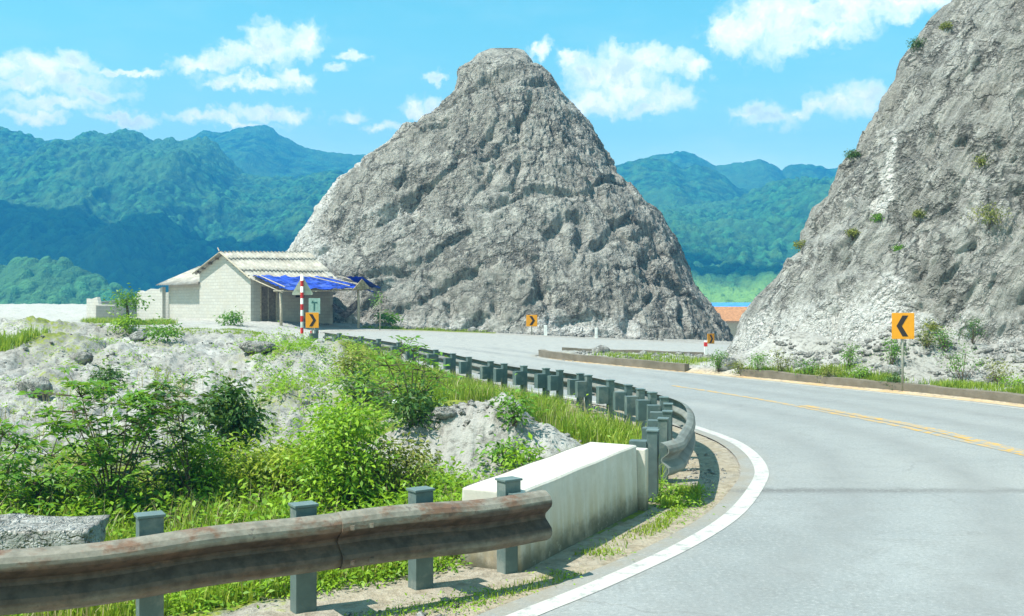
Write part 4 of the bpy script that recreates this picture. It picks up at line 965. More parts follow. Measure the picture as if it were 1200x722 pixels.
# ------------------------------------------------------------------ signs and posts
def plate_box(w_, h_, t=.012): return MB().box(-w_/2, w_/2, -t, t, -h_/2, h_/2)
def chevron_sign(label, x, y, zc, w_, h_, right, zg, pole=True, rz=0):
    s = thing('chevron_sign', label, 'road sign', (x, y, zg), rz)
    pl = plate_box(w_, h_).build('plate', M_ORANGE, s, bevel=.006); pl.location = (0, -.045, zc-zg)
    k = 1 if right else -1; a, b, c = w_*.30, w_*.16, h_*.40
    pts = [(-a*k*.75, c), (b*k*.2, c), (a*k, 0), (b*k*.2, -c), (-a*k*.75, -c), (a*k*.2, 0)]
    mk = MB().prism([(p[0], -.0175, p[1]) for p in pts], (0, .005, 0)).build('arrow', M_BLACK, pl)
    for dz in (h_*.25, -h_*.25-.04):
        bo = MB().box(-w_*.42, w_*.42, -.03, -.012, dz, dz+.04).build('bracket', M_STEEL, s); bo.location = (0, 0, zc-zg)
    MB().tube([(0, 0, -.4), (0, 0, zc-zg+h_*.5-.02)], .033, 10).build('pole', M_STEEL, s, smooth=True)
    return s
chevron_sign('large orange sign with a black arrow pointing left below the right cliff', 11.08, 29.05, 2.4-21*29.05/FPX, .62, .74, False, g1(11.08, 29.05), rz=R(-4))
chevron_sign('orange right-arrow sign standing before the middle of the rock hill', 1.17, 60.9, 2.4-14.8*60.9/FPX, .66, .68, True, g1(1.17, 60.9), rz=R(6))
chevron_sign('small orange right-arrow sign in the gap between hill and cliff', 11.6, 58.0+1.9, 2.4-36*59.9/FPX, .56, .60, True, g1(11.6, 59.9), rz=R(35))
chevron_sign('orange right-arrow sign at the guardrail end near the house', -8.62, 44.2, 2.4-14.3*44.2/FPX, .56, .66, True, g1(-8.62, 44.2), rz=R(4))
def warn():
    x, y = -8.82, 43.0; zg = g1(x, y); H = CAM_H+(361-322)/FPX*y-zg
    s = thing('warning_sign', 'red and white striped pole carrying the grey back of a triangular sign', 'road sign', (x, y, zg))
    MB().tube([(0, 0, -.4), (0, 0, H)], .062, 12).build('pole', M_WHITE, s, smooth=True)
    n = 13; st = H/n
    for i in range(n):
        if i % 2 == 0: continue
        MB().tube([(0, 0, i*st), (0, 0, (i+1)*st)], .0645, 12, caps=False).build('stripe', M_RED, s, smooth=True)
    zt, zb = H-.05, H-.86
    a = .44; r_ = .07; pts = []
    for cx, cz, a0 in ((-a+r_, zb+r_, 180), (a-r_, zb+r_, 300), (0, zt-r_*1.4, 60)):
        for k in range(5): t = R(a0+k*120/4-0); pts.append((cx+r_*math.cos(t), .085, cz+r_*math.sin(t)))
    MB().prism(pts, (0, .012, 0)).build('plate', M_SIGNBACK, s)
    MB().box(-.25, .25, .068, .084, zb+.2, zb+.24).build('bracket', M_STEEL, s)
warn()
def board():
    x, y = ray(368.5, 358, 46.5)[:2]; zg = g1(x, y)
    s = thing('notice_board', 'pale green board with a dark mark behind the orange sign near the house', 'sign', (x, y, zg), R(3))
    z = lambda py: CAM_H+(361-py)/FPX*y-zg
    pl = MB().box(-.26, .26, -.012, .012, z(368), z(349.5)).build('panel', M_BOARD, s, bevel=.004)
    mk = MB(); zc = z(355); mk.box(-.13, .13, -.018, -.0125, zc-.02, zc+.05); mk.box(-.04, .03, -.018, -.0125, zc-.36, zc-.021); mk.box(-.11, -.05, -.018, -.0125, zc+.052, zc+.09); mk.build('mark', M_BOARDMARK, pl)
    MB().tube([(0, .05, -.4), (0, .05, z(351))], .03, 8).build('pole', M_STEEL, s, smooth=True)
    p2 = MB().box(-.24, .24, -.02, .0, z(391), z(387)).build('small_plate', M_WHITE, s); p2.location = (0, -.0, 0)
    for dx in (-.13, .13): MB().box(dx-.06, dx+.06, -.026, -.0205, z(390.5), z(387.5)).build('red_mark', M_RED, p2)
board()
def marker(label, x, y, h, red=False, w_=.16):
    zg = g1(x, y); s = thing('marker_post', label, 'marker post', (x, y, zg))
    MB().prism([(-w_/2,-w_/2,-.3),(w_/2,-w_/2,-.3),(w_/2,w_/2,-.3),(-w_/2,w_/2,-.3)], (0,0,.3+h)).build('body', M_WHITE, s, bevel=.015)
    if red: MB().box(-w_/2-.004, w_/2+.004, -w_/2-.004, w_/2+.004, h*.62, h*.9).build('red_band', M_RED, s)
marker('plain white marker post before the right side of the rock hill', 4.95, 60.2, .62)
marker('small white marker stub beside the middle arrow sign', 2.0, 61.0, .6, w_=.2)
marker('white marker post with a red top at the end of the island', 8.0, 42.3, .62, True, .12)

# ------------------------------------------------------------------ houses seen in the gap
def gap_house(label, x, y, zb, w_, d_, hw, hr, roofm, rz):
    h = thing('valley_house', label, 'house', (x, y, zb), rz)
    MB().box(-w_/2, w_/2, -d_/2, d_/2, -3, hw).build('wall', M_CREAM, h)
    MB().prism([(-w_/2-.4,-d_/2-.5,hw-.05),(-w_/2-.4,d_/2+.5,hw-.05),(-w_/2-.4,0,hr)], (w_+.8,0,0)).build('roof', roofm, h)
    MB().box(-.6, .6, -d_/2-.03, -d_/2+.01, 0, 2).build('door', M_WOOD, h)
gap_house('brown roofed house low in the gap between hill and cliff', 33.5, 150, -1.6, 9, 7, 2.2, 4.2, M_TILE, R(12))
gap_house('bright blue roofed building behind the brown roof in the gap', 43, 192, -1.6, 14, 9, 2.7, 5.0, M_BLUEROOF, R(-6))

# ------------------------------------------------------------------ vegetation
def leaf_quads(c, size, rs, up=.5, fold=.18, aspect=.45, dirs=None, droop=0.):
    """c (N,3), size (N,) -> diamond leaves"""
    N = len(c); n = rs.normal(size=(N, 3)); n /= np.linalg.norm(n, axis=1)[:, None]; n[:, 2] = np.abs(n[:, 2])+up; n /= np.linalg.norm(n, axis=1)[:, None]
    d = rs.normal(size=(N, 3)) if dirs is None else dirs
    d = d-(d*n).sum(1)[:, None]*n; d /= np.linalg.norm(d, axis=1)[:, None]+1e-9
    if droop: d[:, 2] -= droop; d /= np.linalg.norm(d, axis=1)[:, None]
    s = np.cross(d, n); L = size[:, None]
    v = np.stack([c, c+d*L*.45+s*L*aspect*.5+n*L*fold*.5, c+d*L-n*L*fold*.4, c+d*L*.45-s*L*aspect*.5+n*L*fold*.5], 1).reshape(-1, 3)
    f = (np.arange(N)*4)[:, None]+np.array([0, 1, 2, 3])[None]
    return v, f
def pack(lst):
    v, f, t, k = [], [], [], 0
    for a, b, c in lst: v.append(a); f.append(b+k); t.append(c); k += len(a)
    return np.vstack(v), np.vstack(f), np.concatenate(t)
def curve3(a, b, bend, n=6):
    a, b = Vector(a), Vector(b); return [a.lerp(b, i/n)+Vector(bend)*math.sin(math.pi*i/n) for i in range(n+1)]
def shrub(name, label, cat, base, w_, h_, mat, seed, clumps=14, leaves=90, leaf=.07, spread=.16, stems=True, up=.4, top_heavy=0., group=None, aspect=.45, stem_r=.012, dep=None, fill=.0):
    rs = np.random.default_rng(seed); s = thing(name, label, cat, base, 0, group); parts = []; cs = []
    mb = MB(); dep = dep or w_
    for i in range(clumps):
        for _ in range(50):
            u = rs.uniform(-1, 1, 3)
            if np.linalg.norm(u) < 1 and np.linalg.norm(u) > fill: break
        z = (u[2]*.5+.5); z = z**(1/(1+top_heavy)); sx = 1-.35*abs(2*z-1)
        c = np.array([u[0]*w_*.5*sx, u[1]*dep*.5*sx, h_*(.12+.8*z)]); cs.append(c)
        N = int(leaves*rs.uniform(.55, 1.4)); off = rs.normal(size=(N, 3))*spread*np.array([1, 1, .72])*rs.uniform(.7, 1.25)
        tint = np.clip(rs.normal(.45+.3*rs.uniform(-1, 1), .22, N), 0, 1)
        v, f = leaf_quads(c+off, leaf*rs.uniform(.6, 1.35, N), rs, up, aspect=aspect, dirs=off+rs.normal(size=(N, 3))*spread*.7, droop=.25)
        parts.append((v, f, np.repeat(tint, 4)))
        if stems: mb.tube(curve3((rs.uniform(-.04, .04), rs.uniform(-.04, .04), -.12), tuple(c), (rs.uniform(-.06, .06), rs.uniform(-.06, .06), .05)), list(np.linspace(stem_r, stem_r*.3, 7)), 5)
    v, f, t = pack(parts); np_mesh('foliage', v, f, mat, s, smooth=False, attrs=dict(tint=t))
    if stems: mb.build('stem', M_STEM, s, smooth=True)
    return s
def rosette_tree(label, base, tips, seed, mat, leaf=.125, group=None, n=(10, 16)):
    """thin dark branches ending in rosettes of drooping leaflets; tips relative to base"""
    rs = np.random.default_rng(seed); s = thing('sapling', label, 'shrub', base, 0, group); mb = MB(); parts = []
    for (x, y, z) in tips:
        k = rs.uniform(.2, .5); mid = (x*k, y*k, z*.45)
        mb.tube(curve3((0, 0, -.2), mid, (0, 0, .0), 3)+curve3(mid, (x, y, z), (x*.1, y*.1, .06), 5)[1:], list(np.linspace(.013, .004, 9)), 5)
        for j in range(rs.integers(7, 12)):
            c0 = np.array([x, y, z])+rs.normal(size=3)*np.array([.19, .19, .12]); m = rs.integers(*n)
            a = rs.uniform(0, 2*math.pi)+np.arange(m)*2*math.pi/m; d = np.stack([np.cos(a), np.sin(a), -.25+.25*rs.normal(size=m)], 1)
            v, f = leaf_quads(np.repeat(c0[None], m, 0)+d*.03, leaf*rs.uniform(.7, 1.25, m), rs, 1.2, .12, .36, d)
            parts.append((v, f, np.repeat(np.clip(rs.normal(.5, .25, m), 0, 1), 4)))
            mb.tube([(x, y, z-.05), tuple(c0)], [.006, .003], 4)
    v, f, t = pack(parts); np_mesh('foliage', v, f, mat, s, smooth=False, attrs=dict(tint=t)); mb.build('branch', M_STEM, s, smooth=True)
    return s
def tips_from(base, px_list, depth, seed):
    rs = np.random.default_rng(seed); out = []
    for px, py in px_list:
        d = base[1]+rs.uniform(-depth, depth); q = ray(px, py, d); out.append((q[0]-base[0], q[1]-base[1], q[2]-base[2]))
    return out
# rosette saplings at the left
b = (-4.75, 12.2, g1(-4.75, 12.2))
rosette_tree('spreading thin-branched sapling with drooping leaf rosettes at lower left', b, tips_from(b, [(95,460),(120,452),(150,470),(178,462),(70,500),(105,490),(140,505),(165,492),(60,530),(95,540),(130,535),(85,478),(150,540),(110,565),(75,580),(140,580),(55,560),(180,480),(120,520),(100,600),(150,600)], .5, 1), 1, M_LEAF_MID)
b = (-6.2, 12.0, g1(-6.2, 12.0))
rosette_tree('leafy sapling cut by the left edge of the picture', b, tips_from(b, [(4,505),(-15,520),(15,545),(30,565),(5,570),(-20,560),(35,590),(10,600),(45,575),(20,520),(-10,590)], .4, 2), 2, M_LEAF_MID)
b = (-4.0, 12.8, g1(-4.0, 12.8))
rosette_tree('low dark leafed sapling right of the spreading sapling', b, tips_from(b, [(190,475),(205,460),(175,510),(215,490),(200,525),(170,560),(195,575),(160,595),(215,560)], .4, 3), 3, M_LEAF_DARK, .14)
def at(px, py): return place(px, py)
q = at(268, 543); sc_ = q[1]/FPX
shrub('bush', 'dark green upright bush alone on the pale rubble slope', 'bush', q, 78*sc_, 95*sc_, M_LEAF_DARK, 10, 20, 120, .10, .13, up=.3)
q = at(408, 600); sc_ = q[1]/FPX
shrub('bush', 'broad bright green bush behind the rail in the middle foreground', 'bush', q, 125*sc_, 135*sc_, M_LEAF_BRIGHT, 11, 34, 150, .075, .17, up=.5)
q = at(462, 590); sc_ = q[1]/FPX
shrub('bush', 'dull olive weedy bush right of the bright green bush', 'bush', q, 70*sc_, 85*sc_, M_LEAF_DRY, 12, 16, 90, .07, .15, up=.4)
q = at(330, 585); sc_ = q[1]/FPX
shrub('bush', 'tufted yellow-green bush left of the bright green bush', 'bush', q, 120*sc_, 80*sc_, M_GRASS, 13, 26, 110, .10, .16, up=.4, aspect=.28)
q = at(232, 590); sc_ = q[1]/FPX
shrub('bush', 'bright low bush beside the tall dry grass stalk', 'bush', q, 95*sc_, 90*sc_, M_LEAF_BRIGHT, 14, 22, 100, .085, .15, up=.4, aspect=.3)
q = at(484, 497); sc_ = q[1]/FPX
shrub('bush', 'dark rounded bush at the foot of the slender roadside sapling', 'bush', q, 58*sc_, 40*sc_, M_LEAF_DARK, 15, 12, 90, .09, .13, up=.4)
b = at(482, 492)
rosette_tree('slender sapling with sparse leaves standing in front of the curved guardrail', b, tips_from(b, [(470,412),(485,408),(500,418),(455,425),(470,432),(490,430),(510,440),(450,445),(465,450),(495,455),(475,465)], .5, 4), 16, M_LEAF_MID, .13, n=(4, 7))
for i, (px, py, w_, h_, mt, lab) in enumerate([
    (430,470,50,30,M_LEAF_DARK,'small dark weedy bush on the bank left of the slender sapling'),
    (385,505,60,50,M_LEAF_BRIGHT,'fresh green bush on the bank above the bright green bush'),
    (415,440,34,24,M_LEAF_DRY,'olive scrub at the crest of the bank below the first rail posts'),
    (602,500,26,34,M_LEAF_MID,'upright weed in front of the rail above the gravel heap'),
    (590,545,30,26,M_LEAF_MID,'leafy weed growing on the left of the gravel heap'),
    (615,575,34,46,M_LEAF_BRIGHT,'green weed between the gravel heap and the white parapet'),
    (272,381,18,17,M_LEAF_MID,'small round bush at the foot of the house gable'),
    (195,401,46,22,M_LEAF_MID,'green scrub on the bank left of the house'),
    (150,392,36,20,M_LEAF_BRIGHT,'bright scrub below the ruined walls'),
    (452,384,20,18,M_LEAF_MID,'small bush on the verge right of the porch'),
    (125,455,34,20,M_LEAF_DARK,'low dark weed on the pale rubble above the spreading sapling')]):
    q = at(px, py); sc_ = q[1]/FPX
    shrub('bush', lab, 'bush', q, w_*sc_, h_*sc_*1.1, mt, 30+i, 8, 60, .05+.0022*q[1], .10+.002*q[1], stems=q[1] < 30, up=.4)
# thin staked sapling on the far verge
def staked():
    x, y = ray(445, 385, 58.5)[:2]; zg = g1(x, y); s = thing('sapling', 'thin staked sapling on the verge right of the house porch', 'sapling', (x, y, zg)); top = CAM_H+(361-345)/FPX*y-zg
    MB().tube([(0, 0, -.2), (.03, 0, top*.5), (0, 0, top)], [.035, .03, .012], 6).build('stem', M_POLE, s, smooth=True)
    rs = np.random.default_rng(3); c = np.vstack([rs.normal(size=(60, 3))*np.array([.16, .16, .16])+np.array([-.1, 0, top-.15]), rs.normal(size=(40, 3))*.14+np.array([-.2, 0, top-.55])])
    v, f = leaf_quads(c, np.full(100, .14), rs); np_mesh('foliage', v, f, M_LEAF_MID, s, smooth=False, attrs=dict(tint=np.repeat(rs.uniform(0, 1, 100), 4)))
staked()
def ruin_tree():
    q = at(148, 386); x, y, zg = q; s = thing('tree', 'slim young tree in front of the ruined walls', 'tree', q); top = CAM_H+(361-350)/FPX*y-zg
    MB().tube([(0, 0, -.2), (.05, 0, top*.5), (0, 0, top)], [.06, .05, .02], 6).build('trunk', M_STEM, s, smooth=True)
    rs = np.random.default_rng(5); c = rs.normal(size=(420, 3))*np.array([.30, .22, .2])+np.array([.05, 0, top-.1])
    v, f = leaf_quads(c, np.full(420, .14), rs); np_mesh('crown', v, f, M_LEAF_MID, s, smooth=False, attrs=dict(tint=np.repeat(rs.uniform(0, 1, 420), 4)))
ruin_tree()
# right verge weeds
verge = [(843,436,14,26,M_LEAF_MID,'thin weed beside the red-topped marker post'),(868,438,26,14,M_LEAF_DRY,'low olive weed at the tip of the right cliff'),
    (890,440,22,26,M_LEAF_MID,'tall weed on the verge left of the pale scree'),(915,438,24,28,M_LEAF_DRY,'spiky weed at the start of the kerb wall'),
    (950,440,34,20,M_LEAF_MID,'leafy weed above the left end of the kerb wall'),(975,444,30,16,M_LEAF_DRY,'straggling olive weed along the kerb wall'),
    (996,432,16,30,M_LEAF_MID,'upright weed on the scree halfway to the large sign'),(1008,444,22,14,M_LEAF_BRIGHT,'small bright weed on the kerb left of the large sign'),
    (1045,428,24,30,M_LEAF_MID,'round leafy bush just left of the large arrow sign'),(1049,452,16,12,M_LEAF_DARK,'dark weed at the foot of the large arrow sign'),
    (1128,448,54,44,M_LEAF_MID,'largest leafy bush on the kerb right of the large arrow sign'),(1108,412,26,24,M_LEAF_MID,'bush at the cliff foot above the pale scree'),
    (1140,402,34,30,M_LEAF_DARK,'dark bush at the cliff foot near the right edge'),(1170,450,44,30,M_LEAF_DRY,'olive weed mass near the right edge of the kerb'),
    (1190,456,40,12,M_LEAF_BRIGHT,'bright low grass clump on the kerb at the right edge'),(1085,408,20,16,M_LEAF_DRY,'sparse dry weed on the rock right of the large sign')]
for i, (px, py, w_, h_, mt, lab) in enumerate(verge):
    q = at(px, py); sc_ = q[1]/FPX
    shrub('weed', lab, 'weed', q, w_*sc_, h_*sc_*1.1, mt, 60+i, 12, 46, .065, .12, up=.3)
for i, (px, py, r_, mt, lab) in enumerate([(1156,255,16,M_LEAF_DRY,'large olive tuft in a cleft high on the right cliff'),(1028,254,7,M_LEAF_MID,'small green tuft below the white streak on the cliff'),
    (1052,290,6,M_LEAF_MID,'tiny green tuft low on the middle of the cliff face'),(1000,275,6,M_LEAF_DRY,'faint olive tuft near the left side of the cliff'),
    (986,166,7,M_LEAF_DARK,'dark tuft overhanging the left edge of the cliff'),(1072,52,9,M_LEAF_DARK,'dark shrub on the upper edge of the cliff'),
    (1108,30,6,M_LEAF_DRY,'dry tuft near the top of the cliff edge'),(937,287,8,M_LEAF_DRY,'brownish tuft on the lower left edge of the cliff'),
    (1088,385,10,M_LEAF_DRY,'olive tuft on the rock beside the large arrow sign'),(1150,190,8,M_LEAF_DRY,'olive tuft above the large cleft tuft'),(1075,250,6,M_LEAF_DRY,'dry tuft right of the white streak on the cliff')]):
    p, n = on_cliff(px, py); rr = r_*p.y/FPX
    shrub('cliff_tuft', lab, 'plant', tuple(p-n*.05-Vector((0, 0, rr*.6))), rr*2, rr*1.6, mt, 90+i, 12, 60, .075, rr*.34, up=.2, stem_r=.008)

# grass: uncountable blades
def blades(n_list, name, mat, seed):
    rs = np.random.default_rng(seed); B = []; Hh = []; W_ = []
    for (poly, n, h, wd) in n_list:
        pp = np.array(poly, float); k = 0; xs = []; 
        while k < n:
            x = rs.uniform(pp[:, 0].min(), pp[:, 0].max(), n); y = rs.uniform(pp[:, 1].min(), pp[:, 1].max(), n)
            ok = inside(x, y, pp) & (fbm(v3(x, y)*.9+seed, 2) > rs.normal(-.02, .12, n)); xs.append(np.stack([x[ok], y[ok]], 1)); k += ok.sum()
            if ok.sum() == 0: break
        a = np.vstack(xs)[:n]; B.append(a); Hh.append(h*rs.uniform(.45, 1.3, len(a))); W_.append(np.full(len(a), wd))
    B = np.vstack(B); Hh = np.concatenate(Hh); W_ = np.concatenate(W_); N = len(B)
    z = G(B[:, 0], B[:, 1])-.02; base = v3(B[:, 0], B[:, 1], z)
    a = rs.uniform(0, 2*math.pi, N); d = v3(np.cos(a), np.sin(a)); s = v3(-np.sin(a), np.cos(a)); lean = rs.uniform(.08, .75, N)[:, None]
    H = Hh[:, None]; w_ = W_[:, None]; up = np.array([[0, 0, 1.]])
    m = base+up*H*.55+d*H*lean*.25; tp = base+up*H*(1-.25*lean)+d*H*lean*.8
    v = np.stack([base-s*w_, base+s*w_, m+s*w_*.8, m-s*w_*.8, tp], 1).reshape(-1, 3); i = (np.arange(N)*5)[:, None]
    t = np.repeat(np.clip(rs.normal(.5, .25, N), 0, 1), 5)
    o = np_mesh(name, v, [i+np.array([[0, 1, 2, 3]]), i+np.array([[3, 2, 4]])], mat, smooth=False, attrs=dict(tint=t))
    return tag(o, kind='stuff')
def px_poly(pts): return [place(*q)[:2] for q in pts]
railside = [(2.0,13.6),(2.2,15.2),(2.35,17.6),(2.2,19.4),(1.7,22),(.9,25),(-.5,28.4),(-2.3,32.6),(-4.5,37),(-6.5,37),(-4.5,31.5),(-2.8,27),(-1.6,23),(-.2,20.5),(1.0,19),(1.6,17),(1.7,15)]
front = [(-.55,9.5),(-1.7,8.75),(-3,8.0),(-4.6,7.1),(-5.5,8.4),(-4,9.4),(-2.2,10.2),(-.6,10.4)]
mid = [(-6,9.6),(-.3,10),(.4,11.5),(-.2,13.5),(-2.0,14.5),(-4,14),(-6.5,13)]
blades([(railside, 15000, .42, .010), (front, 5200, .22, .007), (mid, 3600, .42, .008), ([(-7,9),(-3.4,8.2),(-1,9.3),(-1.2,11),(-5,12.5)], 3500, .42, .008)], 'grass', M_GRASS, 3)
blades([([(-16.5,26),(-13.2,27.5),(-13.8,31.5),(-16.5,33),(-18,32)], 5000, .36, .014), ([(-14.5,40.5),(-9.4,40.5),(-9,38.5),(-14,38.5)], 2600, .09, .012), ([(-16,46),(-10,46),(-10,43.8),(-16,43.8)], 2200, .09, .012),
        ([(-24,59),(-19,56.5),(-17.5,54),(-20,53.5),(-24,56)], 2600, .3, .016), ([(-8.5,60),(-1.5,61.3),(-1.5,62.4),(-8.5,61.6)], 2600, .16, .02), ([(-14,50.5),(-11,50.5),(-10.8,49),(-14,49)], 1200, .1, .014)], 'grass', M_GRASS, 5)
blades([([(14,25.5),(14.1,27),(12,30),(10.5,32.4),(8.6,34.6),(7.6,34.9),(9.8,31.6),(11.9,28.2),(13.2,25.2)], 5200, .2, .010), ([(6,37),(4.6,38.8),(3,41.4),(6,41.8),(7.6,39),(7.6,36.2)], 2200, .2, .010),
        ([(.6,10.0),(1.0,10.6),(1.75,11.8),(2.0,12.6),(2.2,12.6),(1.7,11.2),(.95,9.9)], 900, .07, .006), ([(1.75,12.3),(2.2,13.4),(2.5,13.6),(2.3,12.4)], 700, .14, .006), ([(.35,9.3),(-.4,8.5),(-1.6,7.8),(-1.5,7.65),(-.2,8.35),(.75,9.3)], 800, .06, .005)], 'grass', M_GRASS, 7)
M_STRAW = material('dry_straw', m_leaf((.22, .17, .07), (.42, .36, .20), .2))
blades([(railside, 1800, .5, .006), (front, 700, .3, .005), (mid, 1500, .5, .006), ([(-12,13),(-6.5,12),(-2,15),(-1,18),(-4,24),(-9,24)], 1500, .3, .006)], 'dry_grass', M_STRAW, 13)
# low leafy weeds covering the bank
def weeds():
    rs = np.random.default_rng(21); parts = []
    for poly, n, leaves, leaf, h in ((mid, 1500, 38, .08, .42), (railside, 900, 24, .07, .32), (front, 520, 30, .055, .18), ([(.5,9.9),(1.0,10.6),(1.75,11.8),(2.0,12.7),(2.3,12.6),(1.75,11.2),(.95,9.8)], 110, 20, .03, .05), ([(1.7,12.4),(2.1,13.6),(2.5,13.5),(2.2,12.3)], 60, 22, .045, .12), ([(.3,9.35),(-.4,8.55),(-1.6,7.85),(-1.3,7.6),(-.1,8.3),(.7,9.2)], 60, 18, .03, .05), ([(-12,13),(-6.5,12),(-6,14.5),(-2,15),(-1,18),(-4,20),(-7,17.5)], 330, 24, .06, .2), ([(-16,20),(-7,17),(-6,22),(-8,31),(-19,36)], 260, 22, .07, .16), ([(-6.5,37),(-3.6,30),(-2,24.5),(-1.4,19.5),(-5,19),(-5.6,24),(-9,33)], 700, 22, .075, .28)):
        pp = np.array(poly, float); x = rs.uniform(pp[:, 0].min(), pp[:, 0].max(), n*4); y = rs.uniform(pp[:, 1].min(), pp[:, 1].max(), n*4)
        ok = inside(x, y, pp) & (fbm(v3(x, y)*.7+50, 2) > rs.normal(-.05, .1, n*4)); x, y = x[ok][:n], y[ok][:n]; z = G(x, y)
        for a, b, c in zip(x, y, z):
            m = int(leaves*rs.uniform(.5, 1.5)); sz = rs.uniform(.5, 1.4)
            off = rs.normal(size=(m, 3))*np.array([.11, .11, h*.4])*sz; off[:, 2] = np.abs(off[:, 2])+.01
            v, f = leaf_quads(np.array([a, b, c])+off, leaf*rs.uniform(.6, 1.4, m), rs, .5, dirs=off+rs.normal(size=(m, 3))*.05, droop=.2)
            parts.append((v, f, np.repeat(np.clip(rs.normal(rs.uniform(.2, .8), .18, m), 0, 1), 4)))
    v, f, t = pack(parts); tag(np_mesh('weeds', v, f, M_LEAF_BRIGHT, smooth=False, attrs=dict(tint=t)), kind='stuff')
weeds()
def stalk():
    q = place(196, 560); rs = np.random.default_rng(9); s = thing('grass_stalk', 'tall dry feathery grass stalk on the bank beside the bright bush', 'grass', q); sc_ = q[1]/FPX; H = 130*sc_
    for k in range(9):
        dx = rs.normal()*.12; top = (dx+rs.normal()*.05, rs.normal()*.1, H*rs.uniform(.75, 1.0)); pts = curve3((rs.normal()*.03, rs.normal()*.03, -.05), top, (dx*.1, 0, 0), 6)
        st_ = MB().tube(pts, list(np.linspace(.006, .002, 7)), 4).build('stem', M_POLE, s)
        m = 46; t = rs.uniform(.45, 1, m); c = np.array([pts[0].lerp(pts[-1], float(a)) for a in t])+rs.normal(size=(m, 3))*.02
        v, f = leaf_quads(c, np.full(m, .06), rs, 0, .05, .2, np.tile([[0., 0, 1]], (m, 1))+rs.normal(size=(m, 3))*.35)
        np_mesh('plume', v, f, M_LEAF_DRY, st_, smooth=False, attrs=dict(tint=np.repeat(rs.uniform(.4, 1, m), 4)))
stalk()

# ------------------------------------------------------------------ stones
def stone_mesh(seed, sub=3, flat=.7, elong=1.):
    bm = bmesh.new(); bmesh.ops.create_icosphere(bm, subdivisions=sub, radius=1); V = np.array([q.co for q in bm.verts]); F = np.array([[q.index for q in f.verts] for f in bm.faces]); bm.free()
    k = 1+.5*fbm(V*1.1+seed*3.7, 3)+.12*fbm(V*4+seed, 3, .55, True); V = V*k[:, None]*np.array([elong, .8, flat])
    return V, F
def boulder(label, px, py, wpx, hpx, seed, elong=1.2, depth=None, sub=4):
    q = place(px, py) if depth is None else ray(px, py, depth); s = wpx/2*q[1]/FPX/elong; V, F = stone_mesh(seed, sub, hpx/wpx*elong*1.05, elong)
    o = np_mesh('boulder', V*s, F, M_STONE, attrs=dict(pale=np.clip(.25+.5*fbm(V*1.5, 2), 0, 1), moss=np.zeros(len(V)))); o.location = (q[0], q[1], q[2]+hpx*.25*q[1]/FPX); tag(o, label, 'rock')
boulder('brown-grey boulder on the pale rubble at left', 42, 462, 36, 24, 4)
boulder('dark rock beside the ruin on the bank at upper left', 95, 425, 26, 14, 7)
boulder('small pale rock below the scrub left of the house', 162, 399, 18, 11, 9)
boulder('pale rocks at the foot of the slender sapling', 520, 492, 26, 12, 12)
boulder('jagged grey rock on the bank crest left of the striped pole', 300, 412, 40, 14, 14)
boulder('grey stone at the cliff tip on the right verge', 852, 432, 22, 16, 17)
def block():
    x0_, y0_ = -4.9, 9.2; s = thing('concrete_block', 'weathered concrete block lying behind the rusty guardrail at left', 'block', (x0_, y0_, g1(x0_, y0_)), R(6))
    xs = np.linspace(-1.1, 1.1, 60); ys = np.linspace(-.3, .3, 20); bm = bmesh.new(); bmesh.ops.create_cube(bm, size=1); bmesh.ops.subdivide_edges(bm, edges=bm.edges[:], cuts=22, use_grid_fill=True)
    V = np.array([q.co for q in bm.verts])*np.array([2.3, .62, .72]); F = [[q.index for q in f.verts] for f in bm.faces]; bm.free()
    d = fbm(V*1.6+3, 4)*.16+fbm(V*6, 3)*.06; c = V/np.linalg.norm(V, axis=1)[:, None]; V = V+c*d[:, None]; V[:, 2] += .2+V[:, 0]*.02
    np_mesh('body', V, np.array(F), M_STONE, s, attrs=dict(pale=np.clip(.5+.4*fbm(V*2, 3), 0, 1), moss=np.zeros(len(V))))
block()
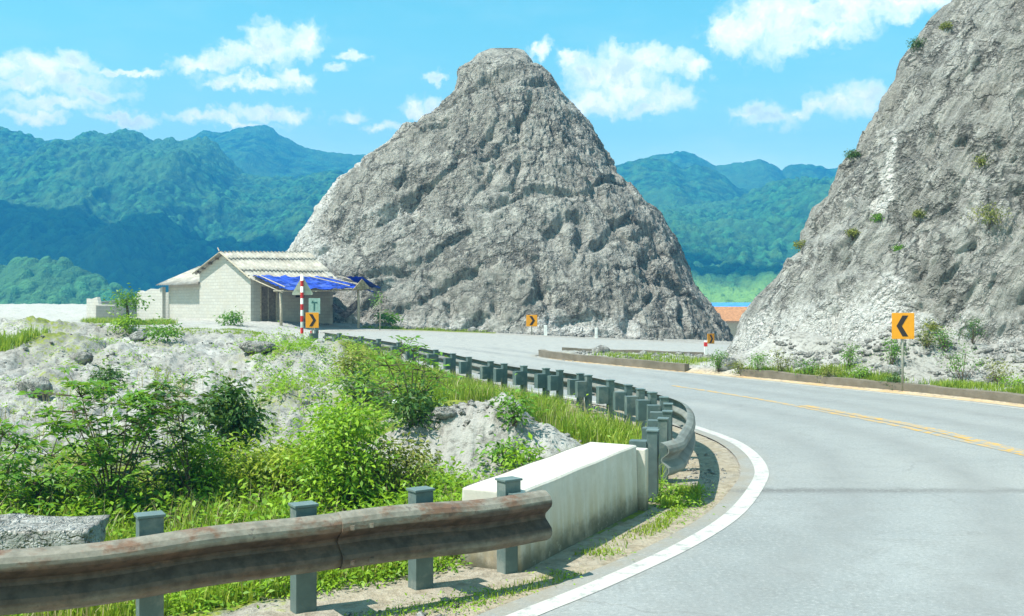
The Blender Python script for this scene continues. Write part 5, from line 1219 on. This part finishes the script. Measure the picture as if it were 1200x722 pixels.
def rubble():
    rs = np.random.default_rng(33); base = [stone_mesh(i, 1, rs.uniform(.5, .8), rs.uniform(.9, 1.5)) for i in range(8)]; VV, FF, k = [], [], 0
    zones = [([(-12,12),(-2,14),(-1.5,19),(-4,27),(-8,36),(-20,38)], 500, .03), ([(-.8,14),(2.0,14.2),(2.0,18.6),(-1.2,18.6)], 300, .024), ([(9,34.6),(12.8,29),(14.4,26),(18,29),(13,33),(9.4,37)], 1200, .05),
             ([(.6,9.9),(1.9,12),(3.1,14.6),(3.4,17),(2.9,20),(2.7,17),(2.2,13.8),(1.2,11)], 420, .014), ([(-2,7),(.5,8.6),(1.2,9.6),(.4,9.4),(-.6,8.5),(-2.2,7.5)], 260, .014), ([(2,41),(7.6,37),(8.2,42.4),(3,43.6)], 320, .06), ([(-14,60),(-3,62.6),(9,62.2),(9,61.2),(-3,61.2)], 500, .09)]
    for poly, n, sz in zones:
        pp = np.array(poly, float); x = rs.uniform(pp[:, 0].min(), pp[:, 0].max(), n*5); y = rs.uniform(pp[:, 1].min(), pp[:, 1].max(), n*5)
        ok = inside(x, y, pp) & ~inside(x, y, ROAD) & (fbm(v3(x, y)*.6+80, 2) > rs.normal(-.05, .2, n*5)); x, y = x[ok][:n], y[ok][:n]; z = G(x, y)
        for a, b, c in zip(x, y, z):
            V, F = base[rs.integers(8)]; s = sz*rs.lognormal(0, .6); an = rs.uniform(0, 6.28); co, si = math.cos(an), math.sin(an)
            VV.append(np.stack([V[:, 0]*co-V[:, 1]*si, V[:, 0]*si+V[:, 1]*co, V[:, 2]], 1)*s+np.array([a, b, c+s*.15])); FF.append(F+k); k += len(V)
    V = np.vstack(VV); o = np_mesh('rubble', V, np.vstack(FF), M_STONE, smooth=False, attrs=dict(pale=np.clip(.35+.5*fbm(V*.8, 2), 0, 1), moss=np.zeros(len(V)))); tag(o, kind='stuff')
rubble()
def litter():
    q = place(471, 481); V, F = stone_mesh(41, 3, .6, 1.3); V += .12*fbm(V*3, 3, .6, True)[:, None]*V
    o = np_mesh('plastic_bag', V*.13, F, M_BAG); o.location = (q[0], q[1], q[2]+.12); tag(o, 'crumpled white plastic bag lying in the weeds below the sapling', 'litter')
litter()
